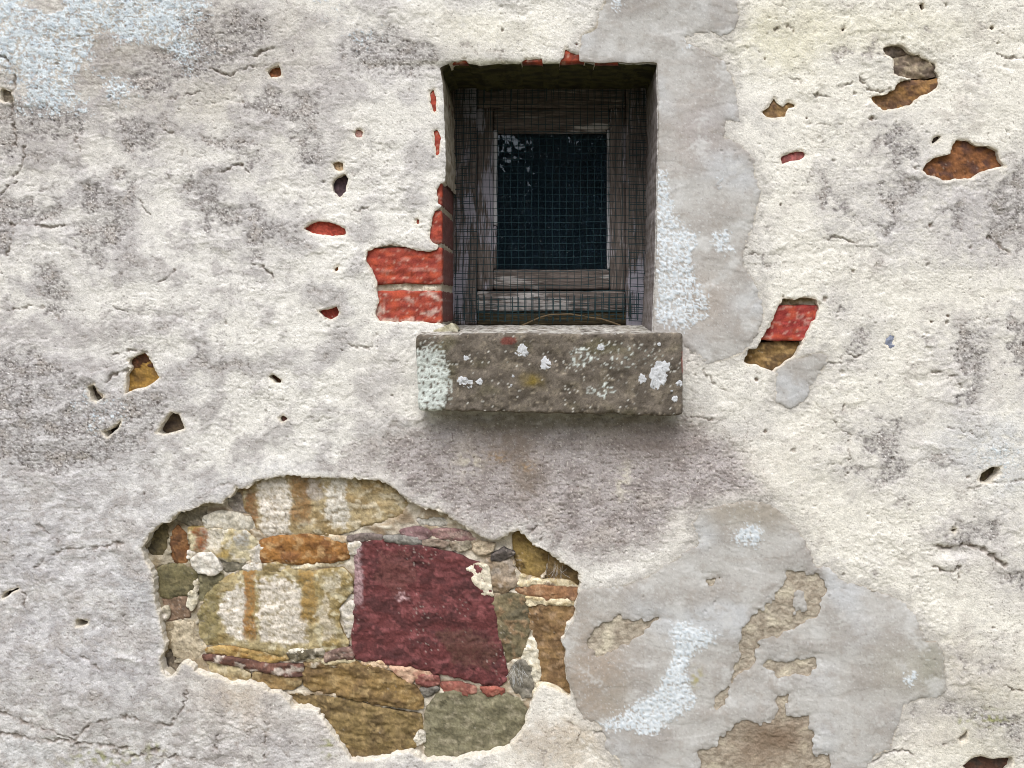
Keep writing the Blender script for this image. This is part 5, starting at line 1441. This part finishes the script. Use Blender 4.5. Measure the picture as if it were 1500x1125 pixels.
nb = N.new('ShaderNodeTexNoise')
nb.inputs['Scale'].default_value = 9
bpg = N.new('ShaderNodeBump')
bpg.inputs['Strength'].default_value = .02
bpg.inputs['Distance'].default_value = .01
Lk.new(tcg.outputs['Object'], nb.inputs['Vector'])
Lk.new(nb.outputs['Fac'], bpg.inputs['Height'])
Lk.new(bpg.outputs[0], gl.inputs['Normal'])
Lk.new(ms2.outputs[0], N['Material Output'].inputs['Surface'])
a, zt = at_depth(718, 186, FD + .036)
b, zb = at_depth(898, 398, FD + .036)
V, F = lattice_box((a, FD + .036, zb), (b, FD + .039, zt), 1.0, 0.0)
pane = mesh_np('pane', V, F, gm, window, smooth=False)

# dark room behind
V, F = lattice_box((-1.6, 0.30, 0.0), (1.6, 3.4, 2.6), 5.0, 0.0)
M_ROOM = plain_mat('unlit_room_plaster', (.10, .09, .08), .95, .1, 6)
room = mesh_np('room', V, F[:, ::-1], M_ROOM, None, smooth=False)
# leave the side towards the window open
me = room.data
import bmesh
bm = bmesh.new()
bm.from_mesh(me)
for f in list(bm.faces):
    if abs(f.calc_center_median().y - 0.30) < 1e-4:
        bm.faces.remove(f)
bm.to_mesh(me)
bm.free()
room['kind'] = 'structure'

# ---------------------------------------------------------------- wire mesh over the window
M_WIRE = plain_mat('green_coated_wire', (.007, .028, .033), .6, .25, 300, .4)
net = empty('wire_mesh', (wx(805), FD - .01, wz(470)))
tag(net, 'dark green square wire mesh nailed across the window', 'wire mesh')


def wire(pts, r):
    pts = np.array(pts)
    n = len(pts)
    tg = np.gradient(pts, axis=0)
    tg /= np.linalg.norm(tg, axis=1, keepdims=True)
    up = np.array([0, 1.0, 0])
    s1 = np.cross(tg, up)
    s1 /= np.linalg.norm(s1, axis=1, keepdims=True) + 1e-9
    s2 = np.cross(s1, tg)
    V, F = [], []
    m = 5
    for k in range(m):
        a_ = 2 * math.pi * k / m
        V.append(pts + r * (math.cos(a_) * s1 + math.sin(a_) * s2))
    V = np.stack(V, 1).reshape(-1, 3)
    for i in range(n - 1):
        for k in range(m):
            F.append((i * m + k, i * m + (k + 1) % m, (i + 1) * m + (k + 1) % m, (i + 1) * m + k))
    return V, np.array(F)


ND = FD - .008


def net_point(px, py, out=0.0):
    """gentle bulging of the netting"""
    bul = 0.004 * float(pn(np.array([px / 90.]), np.array([py / 90.]), 700)[0]) + 0.0015 * float(pn(np.array([px / 30.]), np.array([py / 30.]), 701)[0])
    d = ND - max(-0.004, bul) - out
    x_, z_ = at_depth(px + 2.0 * float(pn(np.array([py / 70.]), np.array([px / 200.]), 702)[0]), py + 2.0 * float(pn(np.array([px / 70.]), np.array([py / 200.]), 703)[0]), d)
    return (x_, d, z_)


PITCH = 10.15
cols_px = np.arange(668, 946, PITCH)
rows_px = np.arange(133, 473, PITCH)
for px_ in cols_px:
    V, F = wire([net_point(px_, q_) for q_ in np.linspace(131, 472 + random.uniform(-3, 3), 30)], .00066)
    mesh_np('wire', V, F, M_WIRE, net)
for py_ in rows_px:
    V, F = wire([net_point(q_, py_) for q_ in np.linspace(666 + random.uniform(-2, 1), 946 + random.uniform(-2, 2), 26)], .00064)
    mesh_np('wire', V, F, M_WIRE, net)
# turned-in selvedges: the net folds back on itself at both sides and along the bottom
for py_ in rows_px:
    for (p0, p1) in ((666, 697), (921, 946)):
        V, F = wire([net_point(q_, py_ + 3.0 + .8 * math.sin(py_), .004 + .004 * abs(math.sin(q_ * .1))) for q_ in np.linspace(p0, p1, 6)], .0008)
        mesh_np('wire', V, F, M_WIRE, net)
for px_ in cols_px:
    V, F = wire([net_point(px_ + 1.9 + .5 * math.sin(px_), q_, .004 + .006 * (q_ - 432) / 40) for q_ in np.linspace(433 + random.uniform(-3, 3), 470, 6)], .0010)
    mesh_np('wire', V, F, M_WIRE, net)
for px_ in cols_px:
    V, F = wire([net_point(px_ + 2.2 + .7 * math.sin(px_ * 1.7), q_, .003 + .010 * (150 - q_) / 20) for q_ in np.linspace(130, 150 + random.uniform(-5, 4), 5)], .0008)
    mesh_np('wire', V, F, M_WIRE, net)
for off in (2.5, 11, 20, 27):
    V, F = wire([net_point(697 + 248 * q_, 435 + off + 1.5 * math.sin(q_ * 9 + off), .006) for q_ in np.linspace(0, 1, 20)], .00055)
    mesh_np('wire', V, F, M_WIRE, net)

# ---- twig lying on the sill
M_TWIG = plain_mat('dry_bark', C(104, 88, 66), .9, .2, 120, .4)
tw = [at_depth(p, q_, .17) for p, q_ in ((764, 477), (778, 471), (792, 465), (806, 461), (820, 460.5), (835, 460), (850, 462.5), (866, 465.5), (880, 467), (896, 472), (910, 477))]
pts = [(a_, .182 + .004 * math.sin(i_ * 1.3), b_) for i_, (a_, b_) in enumerate(tw)]
V, F = wire(pts, .0016)
V += np.random.default_rng(3).normal(0, .00025, V.shape)
twig = mesh_np('twig', V, F, M_TWIG)
tag(twig, 'thin dry curved twig lying on the sill against the mesh', 'twig')

# ---- cobwebs
M_WEB = plain_mat('cobweb_silk', (.75, .76, .78), .6, .3, 100, .1)


def web(label, centre, n, spread, seed):
    r = random.Random(seed)
    vs_, fs_, off = [], [], 0
    for i in range(n):
        p0 = (centre[0] + r.gauss(0, .4) * spread, centre[1] - spread * r.uniform(.2, 1.1))
        p1 = (p0[0] + r.gauss(0, .55) * spread, centre[1] + spread * r.uniform(-.1, 1.2))
        pts = []
        for t_ in np.linspace(0, 1, 6):
            sag = 3 * math.sin(t_ * 3.14) * r.uniform(.5, 1)
            pts.append((wx(p0[0] + (p1[0] - p0[0]) * t_), .005 + .004 * math.sin(t_ * 3.14) , wz(p0[1] + (p1[1] - p0[1]) * t_ + sag)))
        v_, f_ = wire(pts, .00009)
        vs_.append(v_)
        fs_.append(f_ + off)
        off += len(v_)
    o = mesh_np('cobweb', np.concatenate(vs_), np.concatenate(fs_), M_WEB)
    tag(o, label, 'cobweb')


web('wispy white cobweb at the lower right corner of the red stone', (752, 990), 20, 17, 1)
web('faint cobweb under the render edge right of the red stone', (815, 838), 12, 16, 2)

# ---------------------------------------------------------------- ground and what stands behind the photographer
gx = np.linspace(-60, 60, 61)
gy = np.concatenate([np.linspace(-60, -6, 28), np.linspace(-5.5, 0.6, 25)])
GX_, GY_ = np.meshgrid(gx, gy)
GZ = 0.05 * pn(GX_ / 3, GY_ / 3, 800) * ss(0, -2, GY_)
V = np.stack([GX_.ravel(), GY_.ravel(), GZ.ravel()], 1)
r_, c_ = np.meshgrid(np.arange(len(gy) - 1), np.arange(len(gx) - 1), indexing='ij')
i0 = (r_ * len(gx) + c_).ravel()
F = np.stack([i0, i0 + 1, i0 + 1 + len(gx), i0 + len(gx)], 1)
M_GROUND = plain_mat('worn_gravel_and_grass', (.20, .19, .13), .95, .2, 9, .45)
ground = mesh_np('ground', V, F, M_GROUND)
ground['kind'] = 'structure'

M_BARK = plain_mat('bark', (.09, .075, .06), .9, .2, 30, .4)
M_LEAF = plain_mat('dark_leaves', (.022, .034, .020), .7, .3, 8, .5)


def tube_between(V, F, p, q_, r0, r1, m=6):
    p, q_ = Vector(p), Vector(q_)
    ax = (q_ - p).normalized()
    s1 = ax.orthogonal().normalized()
    s2 = ax.cross(s1)
    b_ = len(V)
    for (c_, r_) in ((p, r0), (q_, r1)):
        for k in range(m):
            a_ = 2 * math.pi * k / m
            V.append(tuple(c_ + r_ * (math.cos(a_) * s1 + math.sin(a_) * s2)))
    for k in range(m):
        F.append((b_ + k, b_ + (k + 1) % m, b_ + m + (k + 1) % m, b_ + m + k))


def tree(loc, height, label, seed, leaves):
    r = random.Random(seed)
    root = empty('tree', loc)
    tag(root, label, 'tree', 'trees facing the wall')
    V, F, tips = [], [], []

    def grow_(p, d, L, rad, lev):
        q_ = p + d * L
        tube_between(V, F, p, q_, rad, rad * .7)
        if lev == 0:
            tips.append(q_)
            return
        for k in range(r.randint(2, 4)):
            nd = (d + Vector((r.uniform(-1, 1), r.uniform(-1, 1), r.uniform(-.35, .8))) * .75).normalized()
            grow_(q_, nd, L * r.uniform(.6, .85), rad * .62, lev - 1)
        tips.append(q_)
    grow_(Vector((0, 0, 0)), Vector((r.uniform(-.05, .05), 0, 1)), height * .22, height * .02, 5)
    o = mesh_np('trunk', np.array(V), np.array(F), M_BARK, None)
    o.parent = root
    LV, LF = [], []
    for t_ in tips:
        for k in range(leaves):
            c_ = t_ + Vector((r.gauss(0, .25), r.gauss(0, .25), r.gauss(0, .22)))
            a_ = Vector((r.uniform(-1, 1), r.uniform(-1, 1), r.uniform(-1, 1))).normalized() * .05
            b_ = a_.orthogonal().normalized() * .03
            i_ = len(LV)
            LV += [tuple(c_ - a_), tuple(c_ + b_), tuple(c_ + a_), tuple(c_ - b_)]
            LF.append((i_, i_ + 1, i_ + 2, i_ + 3))
    o = mesh_np('crown', np.array(LV), np.array(LF), M_LEAF, None, smooth=False)
    o.parent = root


TL = ['bushy leafy tree reflected in the left of the pane', 'sparse tree reflected in the middle of the pane', 'dense tree reflected in the right of the pane']
for i_, (x_, y_, h_, lv) in enumerate([(-1.9, -9.0, 5.0, 5), (0.25, -10.5, 5.4, 3), (2.4, -9.5, 5.2, 5)]):
    tree((x_, y_, 0), h_, TL[i_], 20 + i_, lv)
# hedge
hr = random.Random(5)
LV, LF = [], []
for k in range(46000):
    c_ = Vector((hr.uniform(-6, 6), -11.8 + hr.gauss(0, .35), 0))
    top_ = 3.4 + .3 * math.sin(c_.x * 1.7) + .25 * math.sin(c_.x * 4.1 + 1)
    c_.z = top_ * hr.random() ** .7 if k % 6 else top_ + abs(hr.gauss(0, .6))
    a_ = Vector((hr.uniform(-1, 1), hr.uniform(-1, 1), hr.uniform(-1, 1))).normalized() * .075
    b_ = a_.orthogonal().normalized() * .05
    i_ = len(LV)
    LV += [tuple(c_ - a_), tuple(c_ + b_), tuple(c_ + a_), tuple(c_ - b_)]
    LF.append((i_, i_ + 1, i_ + 2, i_ + 3))
hedge = mesh_np('hedge', np.array(LV), np.array(LF), M_LEAF, smooth=False)
tag(hedge, 'dark leafy hedge facing the wall, seen only as a reflection', 'hedge')
